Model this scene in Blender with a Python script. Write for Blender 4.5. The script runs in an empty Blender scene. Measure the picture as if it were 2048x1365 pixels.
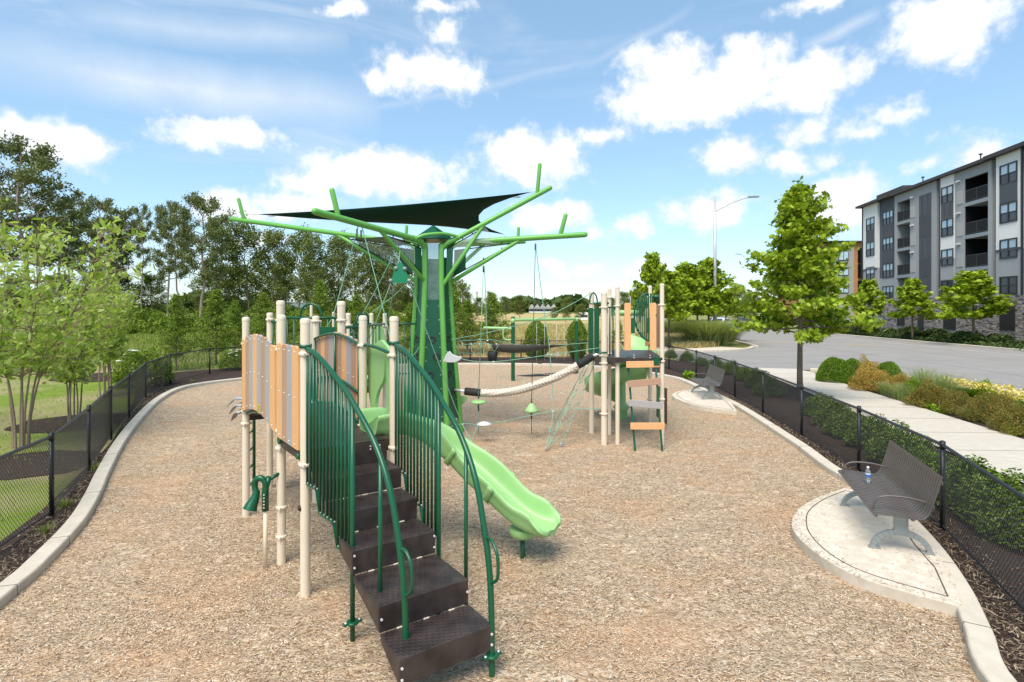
import bpy, bmesh, math, random
import numpy as np
from mathutils import Vector, Matrix

# ---------------------------------------------------------------- camera, sky, sun, exposure
SC = bpy.context.scene
COL = SC.collection
FPX = 1138.0; HZ = 618.0; CAMH = 2.8          # focal length in photo pixels, horizon row, camera height
cd = bpy.data.cameras.new('camera'); cam = bpy.data.objects.new('camera', cd); COL.objects.link(cam)
cd.sensor_width = 36; cd.lens = 36*FPX/2048; cd.shift_y = -(682.5-HZ)/2048; cd.clip_end = 6000; cd.clip_start = .05
cam.location = (0, 0, CAMH); cam.rotation_euler = (math.radians(90), 0, 0)
SC.camera = cam
SC.view_settings.view_transform = 'Standard'; SC.view_settings.look = 'None'
SC.view_settings.exposure = 0.9; SC.view_settings.gamma = 1
SC.cycles.max_bounces = 6; SC.cycles.transparent_max_bounces = 24
SC.cycles.use_denoising = True
SUN_EL = math.radians(58); SUN_AZ = math.radians(200)   # azimuth clockwise from +Y: high, behind the camera

w = bpy.data.worlds.new('World'); SC.world = w; w.use_nodes = True
nt = w.node_tree; N = nt.nodes; L = nt.links
for n in list(N): N.remove(n)
def nd(t, **k):
    n = N.new(t)
    for a, b in k.items(): setattr(n, a, b)
    return n
def lk(a, b): L.new(a, b)
def mth(op, a, b=None, c=None, clamp=False):
    n = nd('ShaderNodeMath', operation=op, use_clamp=clamp)
    for i, v in enumerate((a, b, c)):
        if v is None: continue
        if isinstance(v, (int, float)): n.inputs[i].default_value = v
        else: lk(v, n.inputs[i])
    return n.outputs[0]
sky = nd('ShaderNodeTexSky', sky_type='NISHITA', sun_disc=False)
sky.sun_elevation = SUN_EL; sky.sun_rotation = SUN_AZ; sky.altitude = 50
sky.air_density = 1.0; sky.dust_density = 0.6; sky.ozone_density = 1.6
tc = nd('ShaderNodeTexCoord')
nrm = nd('ShaderNodeVectorMath', operation='NORMALIZE'); lk(tc.outputs['Generated'], nrm.inputs[0])
sx = nd('ShaderNodeSeparateXYZ'); lk(nrm.outputs[0], sx.inputs[0])
az = mth('ARCTAN2', sx.outputs[0], sx.outputs[1]); el = mth('ARCSINE', sx.outputs[2])
cb = nd('ShaderNodeCombineXYZ'); lk(az, cb.inputs[0]); lk(el, cb.inputs[1])
def noise(scale, detail, rough, vec, dist=0.0):
    n = nd('ShaderNodeTexNoise'); n.inputs['Scale'].default_value = scale; n.inputs['Detail'].default_value = detail
    n.inputs['Roughness'].default_value = rough; n.inputs['Distortion'].default_value = dist; lk(vec, n.inputs['Vector'])
    return n
warp = noise(9, 5, .55, cb.outputs[0])
wv = nd('ShaderNodeVectorMath', operation='SUBTRACT'); lk(warp.outputs['Color'], wv.inputs[0]); wv.inputs[1].default_value = (.5, .5, .5)
ws = nd('ShaderNodeVectorMath', operation='MULTIPLY'); lk(wv.outputs[0], ws.inputs[0]); ws.inputs[1].default_value = (.10, .055, 0)
wa = nd('ShaderNodeVectorMath', operation='ADD'); lk(cb.outputs[0], wa.inputs[0]); lk(ws.outputs[0], wa.inputs[1])
ws2 = nd('ShaderNodeVectorMath', operation='MULTIPLY'); lk(wv.outputs[0], ws2.inputs[0]); ws2.inputs[1].default_value = (.02, .022, 0)
wa2 = nd('ShaderNodeVectorMath', operation='ADD'); lk(cb.outputs[0], wa2.inputs[0]); lk(ws2.outputs[0], wa2.inputs[1])
# cumulus: centre px, py, half-width px, half-height px, weight
CL = [(100,288,150,52,1),(20,262,70,34,1),(445,265,150,38,.85),(860,142,120,45,.9),(885,52,48,26,.6),(755,152,50,25,.6),
      (760,350,190,55,1),(640,365,120,30,.9),(1060,315,125,62,1),(590,405,130,32,.8),(450,415,90,35,.8),
      (1370,195,165,62,1.1),(1330,120,100,48,1),(1620,165,120,62,1.05),(1490,150,100,60,1),
      (1880,60,140,72,1.15),(1455,318,75,36,.95),(1590,322,80,28,.8),(1605,255,75,30,.6),(1800,225,60,30,.6),(1720,262,90,22,.6),
      (1090,435,80,38,1.0),(1275,450,50,28,.9),(1420,425,100,40,.95),(1690,380,90,52,1),(1670,425,110,45,1),
      (1160,542,50,17,.7),(1105,528,40,13,.6),(1310,545,80,32,.85),(1860,320,70,25,.5),(1960,300,80,45,.6),(1200,265,80,18,.5),
      (1500,95,60,22,.6),(680,12,60,18,.7),(1640,8,90,18,.7),(880,8,80,14,.6),(520,480,80,22,.7),(1180,470,70,20,.35)]
acc = None
for (px, py, hw, hh, k) in CL:
    a0 = math.atan((px-1024)/FPX); e0 = math.atan((HZ-py)/FPX*math.cos(a0))
    wa_ = hw/FPX*math.cos(a0)**2*1.12; he = hh/FPX*math.cos(a0)*1.15
    s = nd('ShaderNodeVectorMath', operation='SUBTRACT'); lk(wa.outputs[0], s.inputs[0]); s.inputs[1].default_value = (a0, e0, 0)
    m = nd('ShaderNodeVectorMath', operation='MULTIPLY'); lk(s.outputs[0], m.inputs[0]); m.inputs[1].default_value = (1/wa_, 1/he, 0)
    l = nd('ShaderNodeVectorMath', operation='LENGTH'); lk(m.outputs[0], l.inputs[0])
    v = mth('MULTIPLY_ADD', l.outputs['Value'], -k, k)
    acc = v if acc is None else mth('SMOOTH_MAX', acc, v, .15)
fine = noise(26, 9, .62, cb.outputs[0])
d = mth('MULTIPLY_ADD', fine.outputs[0], 2.0, -1.0)
d = mth('ADD', d, mth('MULTIPLY_ADD', acc, 1.35, .12))
ms = nd('ShaderNodeMapRange', interpolation_type='SMOOTHSTEP'); lk(d, ms.inputs[0]); ms.inputs[1].default_value = .04; ms.inputs[2].default_value = .9
cum = ms.outputs[0]
# thin high cloud in streaks, and one old vapour trail
mp = nd('ShaderNodeMapping'); lk(cb.outputs[0], mp.inputs[0]); mp.inputs['Rotation'].default_value = (0, 0, math.radians(14)); mp.inputs['Scale'].default_value = (1.6, 9, 1)
ci = noise(1.6, 8, .6, mp.outputs[0], .6)
mc = nd('ShaderNodeMapRange', interpolation_type='SMOOTHSTEP'); lk(ci.outputs[0], mc.inputs[0]); mc.inputs[1].default_value = .46; mc.inputs[2].default_value = .78
lft = nd('ShaderNodeMapRange', interpolation_type='SMOOTHSTEP'); lk(az, lft.inputs[0]); lft.inputs[1].default_value = .35; lft.inputs[2].default_value = -.5
lft.inputs[3].default_value = .12; lft.inputs[4].default_value = .55
cir = mth('MULTIPLY', mc.outputs[0], lft.outputs[0])
def streak(p, q, wd, k):
    A = [math.atan((p[0]-1024)/FPX), 0]; A[1] = math.atan((HZ-p[1])/FPX*math.cos(A[0]))
    B = [math.atan((q[0]-1024)/FPX), 0]; B[1] = math.atan((HZ-q[1])/FPX*math.cos(B[0]))
    dx, dy = B[0]-A[0], B[1]-A[1]; ln = math.hypot(dx, dy)
    s = nd('ShaderNodeVectorMath', operation='SUBTRACT'); lk(wa2.outputs[0], s.inputs[0]); s.inputs[1].default_value = (A[0], A[1], 0)
    u = nd('ShaderNodeVectorMath', operation='DOT_PRODUCT'); lk(s.outputs[0], u.inputs[0]); u.inputs[1].default_value = (dx/ln/ln, dy/ln/ln, 0)
    v = nd('ShaderNodeVectorMath', operation='DOT_PRODUCT'); lk(s.outputs[0], v.inputs[0]); v.inputs[1].default_value = (-dy/ln/wd, dx/ln/wd, 0)
    uu = mth('MULTIPLY_ADD', mth('ABSOLUTE', mth('SUBTRACT', u.outputs['Value'], .5)), -2, 1, clamp=True)
    vv = mth('SUBTRACT', 1, mth('ABSOLUTE', v.outputs['Value']), clamp=True)
    return mth('MULTIPLY', mth('MULTIPLY', mth('POWER', uu, .4), vv), k)
for a_ in (streak((600,226),(1250,100),.010,.3), streak((1150,140),(1390,10),.010,.28), streak((1600,95),(1760,30),.012,.6), streak((-60,95),(760,215),.05,.75), streak((120,20),(700,75),.03,.5)):
    cir = mth('MAXIMUM', cir, a_)
al = mth('MAXIMUM', cum, cir, clamp=True)
# clouds: white tops, slightly blue-grey bases
sh = noise(14, 6, .6, wa.outputs[0])
cr = nd('ShaderNodeValToRGB'); lk(mth('MULTIPLY_ADD', cum, .35, mth('MULTIPLY', sh.outputs[0], .9)), cr.inputs[0])
cr.color_ramp.elements[0].position = .35; cr.color_ramp.elements[0].color = (5.5, 6.1, 6.9, 1)
cr.color_ramp.elements[1].position = .82; cr.color_ramp.elements[1].color = (7.7, 7.8, 8.0, 1)
# lift of the clear sky towards the pale blue of a hazy summer day
tint = nd('ShaderNodeMix', data_type='RGBA', blend_type='MULTIPLY'); tint.inputs[0].default_value = 1
lk(sky.outputs[0], tint.inputs[6]); tint.inputs[7].default_value = (.94, 1.0, 1.04, 1)
TINT = tint
addb = nd('ShaderNodeMix', data_type='RGBA', blend_type='ADD'); addb.inputs[0].default_value = 1
lk(tint.outputs[2], addb.inputs[6]); addb.inputs[7].default_value = (1.0, 1.65, 2.0, 1)
mx = nd('ShaderNodeMix', data_type='RGBA'); lk(al, mx.inputs[0]); lk(addb.outputs[2], mx.inputs[6]); lk(cr.outputs[0], mx.inputs[7])
bg = nd('ShaderNodeBackground'); bg.inputs[1].default_value = .080; lk(mx.outputs[2], bg.inputs[0])
wo = nd('ShaderNodeOutputWorld'); lk(bg.outputs[0], wo.inputs[0])

sl = bpy.data.lights.new('sun', 'SUN'); sl.energy = 2.75; sl.angle = math.radians(40); sl.color = (1, .91, .79)
sun = bpy.data.objects.new('sun', sl); COL.objects.link(sun)
sdir = Vector((math.sin(SUN_AZ)*math.cos(SUN_EL), math.cos(SUN_AZ)*math.cos(SUN_EL), math.sin(SUN_EL)))
sun.rotation_euler = sdir.to_track_quat('Z', 'Y').to_euler(); sun.location = sdir*60

# ---------------------------------------------------------------- helpers
def P(px, py, z=0.0):
    Y = (CAMH-z)*FPX/(py-HZ); return Vector(((px-1024)/FPX*Y, Y, z))
def D(px, py, Y):
    return Vector(((px-1024)/FPX*Y, Y, CAMH+(HZ-py)*Y/FPX))
def px_to_m(n, Y): return n*Y/FPX

def mat(name, col, rough=.6, metal=0, spec=.5, var=None, vscale=5, bump=0, bscale=80, bdetail=4, stretch=None, trans=0, alpha=1, noise2=None, coat=0, attr=None, transl=None):
    m = bpy.data.materials.new(name); m.use_nodes = True; t = m.node_tree; b = t.nodes['Principled BSDF']
    b.inputs['Roughness'].default_value = rough; b.inputs['Metallic'].default_value = metal
    b.inputs['Specular IOR Level'].default_value = spec; b.inputs['Coat Weight'].default_value = coat
    b.inputs['Transmission Weight'].default_value = trans; b.inputs['Alpha'].default_value = alpha
    b.inputs['Base Color'].default_value = (*col, 1)
    co = t.nodes.new('ShaderNodeTexCoord'); vec = co.outputs['Object']
    if stretch:
        mp = t.nodes.new('ShaderNodeMapping'); mp.inputs['Scale'].default_value = stretch; t.links.new(vec, mp.inputs[0]); vec = mp.outputs[0]
    last = None
    if var is not None:
        n = t.nodes.new('ShaderNodeTexNoise'); n.inputs['Scale'].default_value = vscale; n.inputs['Detail'].default_value = 6; n.inputs['Roughness'].default_value = .65
        t.links.new(vec, n.inputs['Vector'])
        r = t.nodes.new('ShaderNodeValToRGB'); r.color_ramp.elements[0].position = .32; r.color_ramp.elements[1].position = .68
        r.color_ramp.elements[0].color = (*col, 1); r.color_ramp.elements[1].color = (*var, 1)
        t.links.new(n.outputs[0], r.inputs[0]); last = r.outputs[0]
        if noise2:
            n2 = t.nodes.new('ShaderNodeTexNoise'); n2.inputs['Scale'].default_value = noise2[0]; n2.inputs['Detail'].default_value = 5
            t.links.new(vec, n2.inputs['Vector'])
            r2 = t.nodes.new('ShaderNodeMapRange'); r2.inputs[1].default_value = .4; r2.inputs[2].default_value = .65; t.links.new(n2.outputs[0], r2.inputs[0])
            mm = t.nodes.new('ShaderNodeMix'); mm.data_type = 'RGBA'; t.links.new(r2.outputs[0], mm.inputs[0]); t.links.new(last, mm.inputs[6]); mm.inputs[7].default_value = (*noise2[1], 1)
            last = mm.outputs[2]
    if attr:
        a = t.nodes.new('ShaderNodeAttribute'); a.attribute_name = 'rnd'
        r = t.nodes.new('ShaderNodeValToRGB'); els = r.color_ramp.elements
        els[0].color = (*attr[0], 1); els[1].color = (*attr[-1], 1)
        for i, c in enumerate(attr[1:-1]):
            e = els.new((i+1)/(len(attr)-1)); e.color = (*c, 1)
        t.links.new(a.outputs['Fac'], r.inputs[0]); last = r.outputs[0]
    if last: t.links.new(last, b.inputs['Base Color'])
    if bump:
        n = t.nodes.new('ShaderNodeTexNoise'); n.inputs['Scale'].default_value = bscale; n.inputs['Detail'].default_value = bdetail
        t.links.new(vec, n.inputs['Vector'])
        bp = t.nodes.new('ShaderNodeBump'); bp.inputs['Strength'].default_value = bump; bp.inputs['Distance'].default_value = .01
        t.links.new(n.outputs[0], bp.inputs['Height']); t.links.new(bp.outputs[0], b.inputs['Normal'])
    if transl:
        tr = t.nodes.new('ShaderNodeBsdfTranslucent'); out = t.nodes['Material Output']
        if last:
            g = t.nodes.new('ShaderNodeMix'); g.data_type = 'RGBA'; g.blend_type = 'MULTIPLY'; g.inputs[0].default_value = 1
            t.links.new(last, g.inputs[6]); g.inputs[7].default_value = (1.25, 1.25, .6, 1); t.links.new(g.outputs[2], tr.inputs[0])
        else: tr.inputs[0].default_value = (*col, 1)
        ms = t.nodes.new('ShaderNodeMixShader'); ms.inputs[0].default_value = transl
        t.links.new(b.outputs[0], ms.inputs[1]); t.links.new(tr.outputs[0], ms.inputs[2]); t.links.new(ms.outputs[0], out.inputs[0])
    return m

class MB:
    def __init__(s): s.v = []; s.f = []; s.sm = []; s.mi = []; s.m = 0
    def add(s, vs, fs, smooth=False):
        o = len(s.v); s.v += [tuple(v) for v in vs]
        for f in fs: s.f.append(tuple(i+o for i in f)); s.sm.append(smooth); s.mi.append(s.m)
    def box(s, c, d, rz=0, R=None):
        c = Vector(c); M = R if R is not None else Matrix.Rotation(rz, 3, 'Z')
        vs = [c + M @ Vector((x*d[0]/2, y*d[1]/2, z*d[2]/2)) for x in (-1, 1) for y in (-1, 1) for z in (-1, 1)]
        s.add(vs, [(0,1,3,2),(4,6,7,5),(0,4,5,1),(2,3,7,6),(0,2,6,4),(1,5,7,3)]); return s
    def bar(s, a, b, wd, ht, up=(0, 0, 1)):
        a = Vector(a); b = Vector(b); d = (b-a); x = d.normalized(); y = Vector(up).cross(x)
        if y.length < 1e-6: y = Vector((0, 1, 0)).cross(x)
        y.normalize(); z = x.cross(y)
        return s.box((a+b)/2, (d.length, wd, ht), R=Matrix((x, y, z)).transposed())
    def tube(s, pts, r, n=10, caps=True, round_end=False):
        pts = [Vector(p) for p in pts]; k = len(pts); rs = list(r) if hasattr(r, '__len__') else [r]*k
        if round_end:
            for e in (0, -1):
                d = (pts[0]-pts[1]).normalized() if e == 0 else (pts[-1]-pts[-2]).normalized()
                R = rs[e]; p = pts[e]
                ex = [(p+d*R*.5, R*.87), (p+d*R*.86, R*.5), (p+d*R, R*.08)]
                if e == 0: pts = [q[0] for q in reversed(ex)]+pts; rs = [q[1] for q in reversed(ex)]+rs
                else: pts = pts+[q[0] for q in ex]; rs = rs+[q[1] for q in ex]
            k = len(pts)
        T = []
        for i in range(k):
            d = pts[min(i+1, k-1)]-pts[max(i-1, 0)]; T.append(d.normalized() if d.length > 1e-9 else Vector((0, 0, 1)))
        u = T[0].cross(Vector((0, 0, 1)));
        if u.length < 1e-3: u = T[0].cross(Vector((1, 0, 0)))
        u.normalize(); vs = []
        for i in range(k):
            u = (u-T[i]*u.dot(T[i])); u.normalize(); v = T[i].cross(u)
            for j in range(n):
                a = 2*math.pi*j/n; vs.append(pts[i]+(u*math.cos(a)+v*math.sin(a))*rs[i])
        fs = [(i*n+j, i*n+(j+1) % n, (i+1)*n+(j+1) % n, (i+1)*n+j) for i in range(k-1) for j in range(n)]
        s.add(vs, fs, True)
        if caps:
            o = len(s.v)-len(vs)
            s.f += [tuple(o+j for j in reversed(range(n))), tuple(o+(k-1)*n+j for j in range(n))]; s.sm += [False]*2; s.mi += [s.m]*2
        return s
    def lathe(s, prof, c=(0, 0, 0), n=20, R=None):
        c = Vector(c); M = R if R is not None else Matrix.Identity(3); vs = []
        for r, z in prof:
            for j in range(n):
                a = 2*math.pi*j/n; vs.append(c+M @ Vector((r*math.cos(a), r*math.sin(a), z)))
        fs = [(i*n+j, i*n+(j+1) % n, (i+1)*n+(j+1) % n, (i+1)*n+j) for i in range(len(prof)-1) for j in range(n)]
        s.add(vs, fs, True); return s
    def prism(s, poly, off):
        poly = [Vector(p) for p in poly]; off = Vector(off); n = len(poly)
        s.add(poly+[p+off for p in poly], [tuple(range(n)), tuple(reversed(range(n, 2*n)))]+[(i, i+n, (i+1) % n+n, (i+1) % n) for i in range(n)]); return s
    def grid(s, rows, smooth=True, closed=False):
        m = len(rows[0]); vs = [p for r in rows for p in r]
        fs = [(i*m+j, i*m+(j+1) % m, (i+1)*m+(j+1) % m, (i+1)*m+j) for i in range(len(rows)-1) for j in range(m if closed else m-1)]
        s.add(vs, fs, smooth); return s
    def sheet(s, pts): s.add(pts, [tuple(range(len(pts)))]); return s

def origin_of(o):
    v = Vector((0, 0, 0))
    while o is not None: v += o.location; o = o.parent
    return v
def link(name, me, m, parent=None, origin=None):
    o = bpy.data.objects.new(name, me); COL.objects.link(o)
    for x in (m if isinstance(m, (list, tuple)) else [m]): me.materials.append(x)
    if parent is not None: o.parent = parent
    return o
def obj(name, mb, m, parent=None, bevel=0, label=None, tri=False):
    me = bpy.data.meshes.new(name); V = mb.v
    if parent is not None: off = origin_of(parent); loc = None
    else:
        a = np.array(V); off = Vector(((a[:, 0].min()+a[:, 0].max())/2, (a[:, 1].min()+a[:, 1].max())/2, a[:, 2].min())); loc = off
    me.from_pydata([(v[0]-off[0], v[1]-off[1], v[2]-off[2]) for v in V], [], mb.f)
    me.polygons.foreach_set('use_smooth', mb.sm); me.polygons.foreach_set('material_index', mb.mi); me.update()
    o = link(name, me, m, parent)
    if loc is not None: o.location = loc
    if tri:
        bm = bmesh.new(); bm.from_mesh(me); bmesh.ops.triangulate(bm, faces=bm.faces[:]); bm.to_mesh(me); bm.free()
    if bevel:
        b = o.modifiers.new('bevel', 'BEVEL'); b.width = bevel; b.segments = 2; b.limit_method = 'ANGLE'
    if label: o['label'] = label
    return o
def thing(name, label, cat, loc=(0, 0, 0), group=None):
    o = bpy.data.objects.new(name, None); COL.objects.link(o); o.location = loc; o.empty_display_size = .2
    return tag(o, label, cat, group)
def tag(o, label, cat, group=None):
    o['label'] = label; o['category'] = cat
    if group: o['group'] = group
    return o
def struct(name, mb, m, tri=True):
    o = obj(name, mb, m, tri=tri); o['kind'] = 'structure'; return o
def dup(root, loc, rz=0, sc=1, label=None, group=None):
    r = root.copy(); COL.objects.link(r); r.location = loc; r.rotation_euler = (0, 0, rz)
    r.scale = (sc, sc, sc) if isinstance(sc, (int, float)) else sc
    if label: r['label'] = label
    if group: r['group'] = group
    for ch in list(root.children):
        c = ch.copy(); COL.objects.link(c); c.parent = r
        for g in list(ch.children):
            d = g.copy(); COL.objects.link(d); d.parent = c
    return r
def spline(pts, n=8, closed=False):
    pts = [Vector(p) for p in pts]; k = len(pts); out = []
    rng = range(k if closed else k-1)
    for i in rng:
        g = (lambda j: pts[j % k]) if closed else (lambda j: pts[min(max(j, 0), k-1)])
        a, b, c, d = g(i-1), g(i), g(i+1), g(i+2)
        for j in range(n):
            t = j/n; out.append(.5*((2*b)+(c-a)*t+(2*a-5*b+4*c-d)*t*t+(3*b-a-3*c+d)*t*t*t))
    if not closed: out.append(pts[-1])
    return out

# ---------------------------------------------------------------- materials
M_tan = mat('tan_powder_coat', (.74, .635, .49), .42, var=(.69, .59, .45), vscale=3, bump=.03, bscale=200)
M_dgreen = mat('dark_green_paint', (.003, .075, .03), .3, var=(.004, .09, .038), vscale=3)
M_pgreen = mat('bright_green_paint', (.115, .37, .06), .36, var=(.135, .40, .075), vscale=2)
M_slide = mat('light_green_plastic', (.27, .50, .185), .38, var=(.30, .54, .215), vscale=2.5, bump=.04, bscale=90)
M_steel = mat('galvanised_bolt', (.78, .78, .76), .35, .35)
M_tread = None
M_or = mat('orange_board', (.75, .42, .19), .6, var=(.68, .36, .155), vscale=4, bump=.1, bscale=60, stretch=(9, 9, .8))
M_br = mat('tan_brown_board', (.46, .28, .185), .6, var=(.41, .24, .155), vscale=4, bump=.1, bscale=60, stretch=(9, 9, .8))
M_gr = mat('grey_board', (.40, .375, .365), .6, var=(.35, .325, .32), vscale=4, bump=.1, bscale=60, stretch=(9, 9, .8))
M_plastgreen = mat('deep_green_panel', (.004, .085, .036), .35, var=(.004, .065, .028), vscale=3)
M_black = mat('black_vinyl', (.012, .012, .014), .4)
M_rubber = mat('black_rubber', (.02, .02, .021), .7)
M_rope = mat('green_rope', (.16, .34, .24), .8, var=(.22, .42, .30), vscale=30)
M_ropedark = mat('dark_rope', (.05, .075, .06), .8)
M_greyplast = mat('grey_plastic', (.33, .33, .33), .5, var=(.28, .28, .29), vscale=8)
M_yellow = mat('yellow_sticker', (.75, .62, .05), .5)

def tread_material():
    m = mat('brown_vinyl_tread', (.027, .017, .015), .42, bump=0)
    t = m.node_tree; b = t.nodes['Principled BSDF']; co = t.nodes.new('ShaderNodeTexCoord')
    mp = t.nodes.new('ShaderNodeMapping'); mp.inputs['Scale'].default_value = (24, 24, 1); mp.inputs['Rotation'].default_value = (0, 0, math.radians(80))
    t.links.new(co.outputs['Object'], mp.inputs[0])
    ck = t.nodes.new('ShaderNodeTexVoronoi'); ck.distance = 'MANHATTAN'; ck.inputs['Randomness'].default_value = 0; ck.voronoi_dimensions = '2D'; ck.inputs['Scale'].default_value = 1
    t.links.new(mp.outputs[0], ck.inputs['Vector'])
    r = t.nodes.new('ShaderNodeMapRange'); r.inputs[1].default_value = .25; r.inputs[2].default_value = .45; t.links.new(ck.outputs['Distance'], r.inputs[0])
    g = t.nodes.new('ShaderNodeNewGeometry'); s = t.nodes.new('ShaderNodeSeparateXYZ'); t.links.new(g.outputs['True Normal'], s.inputs[0])
    mu = t.nodes.new('ShaderNodeMath'); mu.operation = 'MULTIPLY'; t.links.new(r.outputs[0], mu.inputs[0])
    gt = t.nodes.new('ShaderNodeMath'); gt.operation = 'GREATER_THAN'; gt.inputs[1].default_value = .9; t.links.new(s.outputs[2], gt.inputs[0]); t.links.new(gt.outputs[0], mu.inputs[1])
    bp = t.nodes.new('ShaderNodeBump'); bp.invert = True; bp.inputs['Strength'].default_value = .9; bp.inputs['Distance'].default_value = .006
    t.links.new(mu.outputs[0], bp.inputs['Height']); t.links.new(bp.outputs[0], b.inputs['Normal'])
    n = t.nodes.new('ShaderNodeTexNoise'); n.inputs['Scale'].default_value = 7; n.inputs['Detail'].default_value = 7; t.links.new(co.outputs['Object'], n.inputs['Vector'])
    cr = t.nodes.new('ShaderNodeValToRGB'); cr.color_ramp.elements[0].position = .35; cr.color_ramp.elements[1].position = .8
    cr.color_ramp.elements[0].color = (.026, .017, .015, 1); cr.color_ramp.elements[1].color = (.07, .052, .046, 1)
    t.links.new(n.outputs[0], cr.inputs[0]); t.links.new(cr.outputs[0], b.inputs['Base Color'])
    return m
M_tread = tread_material()
# ---------------------------------------------------------------- ground and setting
def wood_chip_mat():
    m = bpy.data.materials.new('wood_chip_bed'); m.use_nodes = True; t = m.node_tree; b = t.nodes['Principled BSDF']
    b.inputs['Roughness'].default_value = .9; b.inputs['Specular IOR Level'].default_value = .2
    co = t.nodes.new('ShaderNodeTexCoord'); hs = []; cols = []
    for k, (rz, sc) in enumerate(((20, (34, 95, 1)), (115, (30, 84, 1)))):
        n = t.nodes.new('ShaderNodeTexNoise'); n.inputs['Scale'].default_value = 3; n.inputs['Detail'].default_value = 3
        t.links.new(co.outputs['Object'], n.inputs['Vector'])
        mixv = t.nodes.new('ShaderNodeMix'); mixv.data_type = 'VECTOR'; mixv.inputs[0].default_value = .25
        t.links.new(co.outputs['Object'], mixv.inputs[4]); t.links.new(n.outputs['Color'], mixv.inputs[5])
        mp = t.nodes.new('ShaderNodeMapping'); mp.inputs['Rotation'].default_value = (0, 0, math.radians(rz)); mp.inputs['Scale'].default_value = sc
        t.links.new(mixv.outputs[1], mp.inputs[0])
        v = t.nodes.new('ShaderNodeTexVoronoi'); v.inputs['Scale'].default_value = 1.25; v.voronoi_dimensions = '2D'; t.links.new(mp.outputs[0], v.inputs['Vector'])
        cols.append(v.outputs['Color']); hs.append(v.outputs['Distance'])
    n = t.nodes.new('ShaderNodeTexNoise'); n.inputs['Scale'].default_value = 11; t.links.new(co.outputs['Object'], n.inputs['Vector'])
    st = t.nodes.new('ShaderNodeMath'); st.operation = 'GREATER_THAN'; st.inputs[1].default_value = .5; t.links.new(n.outputs[0], st.inputs[0])
    mc = t.nodes.new('ShaderNodeMix'); mc.data_type = 'RGBA'; t.links.new(st.outputs[0], mc.inputs[0]); t.links.new(cols[0], mc.inputs[6]); t.links.new(cols[1], mc.inputs[7])
    sp = t.nodes.new('ShaderNodeSeparateColor'); t.links.new(mc.outputs[2], sp.inputs[0])
    r = t.nodes.new('ShaderNodeValToRGB'); e = r.color_ramp.elements
    e[0].color = (.20, .12, .07, 1); e[1].color = (.72, .60, .46, 1)
    for p, c in ((.18, (.33, .23, .14)), (.4, (.48, .355, .235)), (.62, (.53, .39, .25)), (.8, (.55, .445, .32))):
        x = e.new(p); x.color = (*c, 1)
    t.links.new(sp.outputs[0], r.inputs[0])
    big = t.nodes.new('ShaderNodeTexNoise'); big.inputs['Scale'].default_value = .9; big.inputs['Detail'].default_value = 5; t.links.new(co.outputs['Object'], big.inputs['Vector'])
    mr = t.nodes.new('ShaderNodeMapRange'); mr.inputs[1].default_value = .5; mr.inputs[2].default_value = .68; mr.inputs[4].default_value = .5; t.links.new(big.outputs[0], mr.inputs[0])
    mo = t.nodes.new('ShaderNodeMix'); mo.data_type = 'RGBA'; mo.inputs[7].default_value = (.58, .34, .18, 1)
    t.links.new(mr.outputs[0], mo.inputs[0]); t.links.new(r.outputs[0], mo.inputs[6]); t.links.new(mo.outputs[2], b.inputs['Base Color'])
    mh = t.nodes.new('ShaderNodeMix'); mh.data_type = 'FLOAT'; t.links.new(st.outputs[0], mh.inputs[0]); t.links.new(hs[0], mh.inputs[2]); t.links.new(hs[1], mh.inputs[3])
    bp = t.nodes.new('ShaderNodeBump'); bp.invert = True; bp.inputs['Strength'].default_value = .8; bp.inputs['Distance'].default_value = .02
    t.links.new(mh.outputs[0], bp.inputs['Height']); t.links.new(bp.outputs[0], b.inputs['Normal'])
    return m
M_chips = wood_chip_mat()
M_lawn = mat('lawn_soil', (.12, .19, .022), .95, spec=.1, var=(.19, .25, .04), vscale=.9, noise2=(.35, (.33, .27, .15)), bump=.6, bscale=40)
M_field = mat('dry_field', (.44, .38, .16), .95, spec=.1, var=(.30, .31, .09), vscale=.12, noise2=(.06, (.50, .34, .19)), bump=.5, bscale=20)
M_bark = mat('dark_bark_mulch', (.018, .012, .011), .95, spec=.15, var=(.05, .033, .027), vscale=38, noise2=(60, (.08, .055, .042)), bump=.9, bscale=70)
M_conc = mat('concrete', (.66, .59, .485), .85, spec=.25, var=(.57, .51, .42), vscale=2.2, noise2=(9, (.54, .47, .37)), bump=.15, bscale=120)
M_kerb = mat('kerb_concrete', (.60, .54, .44), .85, spec=.25, var=(.50, .445, .36), vscale=5, bump=.25, bscale=90)
M_asph = mat('asphalt', (.25, .235, .22), .9, spec=.3, var=(.29, .275, .255), vscale=.5, bump=.3, bscale=150)
M_white = mat('white_road_paint', (.62, .6, .56), .7, var=(.5, .48, .45), vscale=6)
M_yel = mat('yellow_road_paint', (.62, .38, .12), .7, var=(.5, .33, .12), vscale=6)

g = MB()
R_ = 2400
g.sheet([(-R_, -60, -.04), (R_, -60, -.04), (R_, R_, -.04), (-R_, R_, -.04)]); struct('ground', g, M_lawn)
f_ = MB(); f_.sheet([(x, y, -.034) for x, y in ((-9, 33), (12, 33), (12.5, 39), (15.5, 41), (17, 48), (22, 75), (36, 150), (60, 330), (-120, 330), (-60, 180), (-22, 80), (-12, 50))])
struct('field', f_, M_field)

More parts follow.
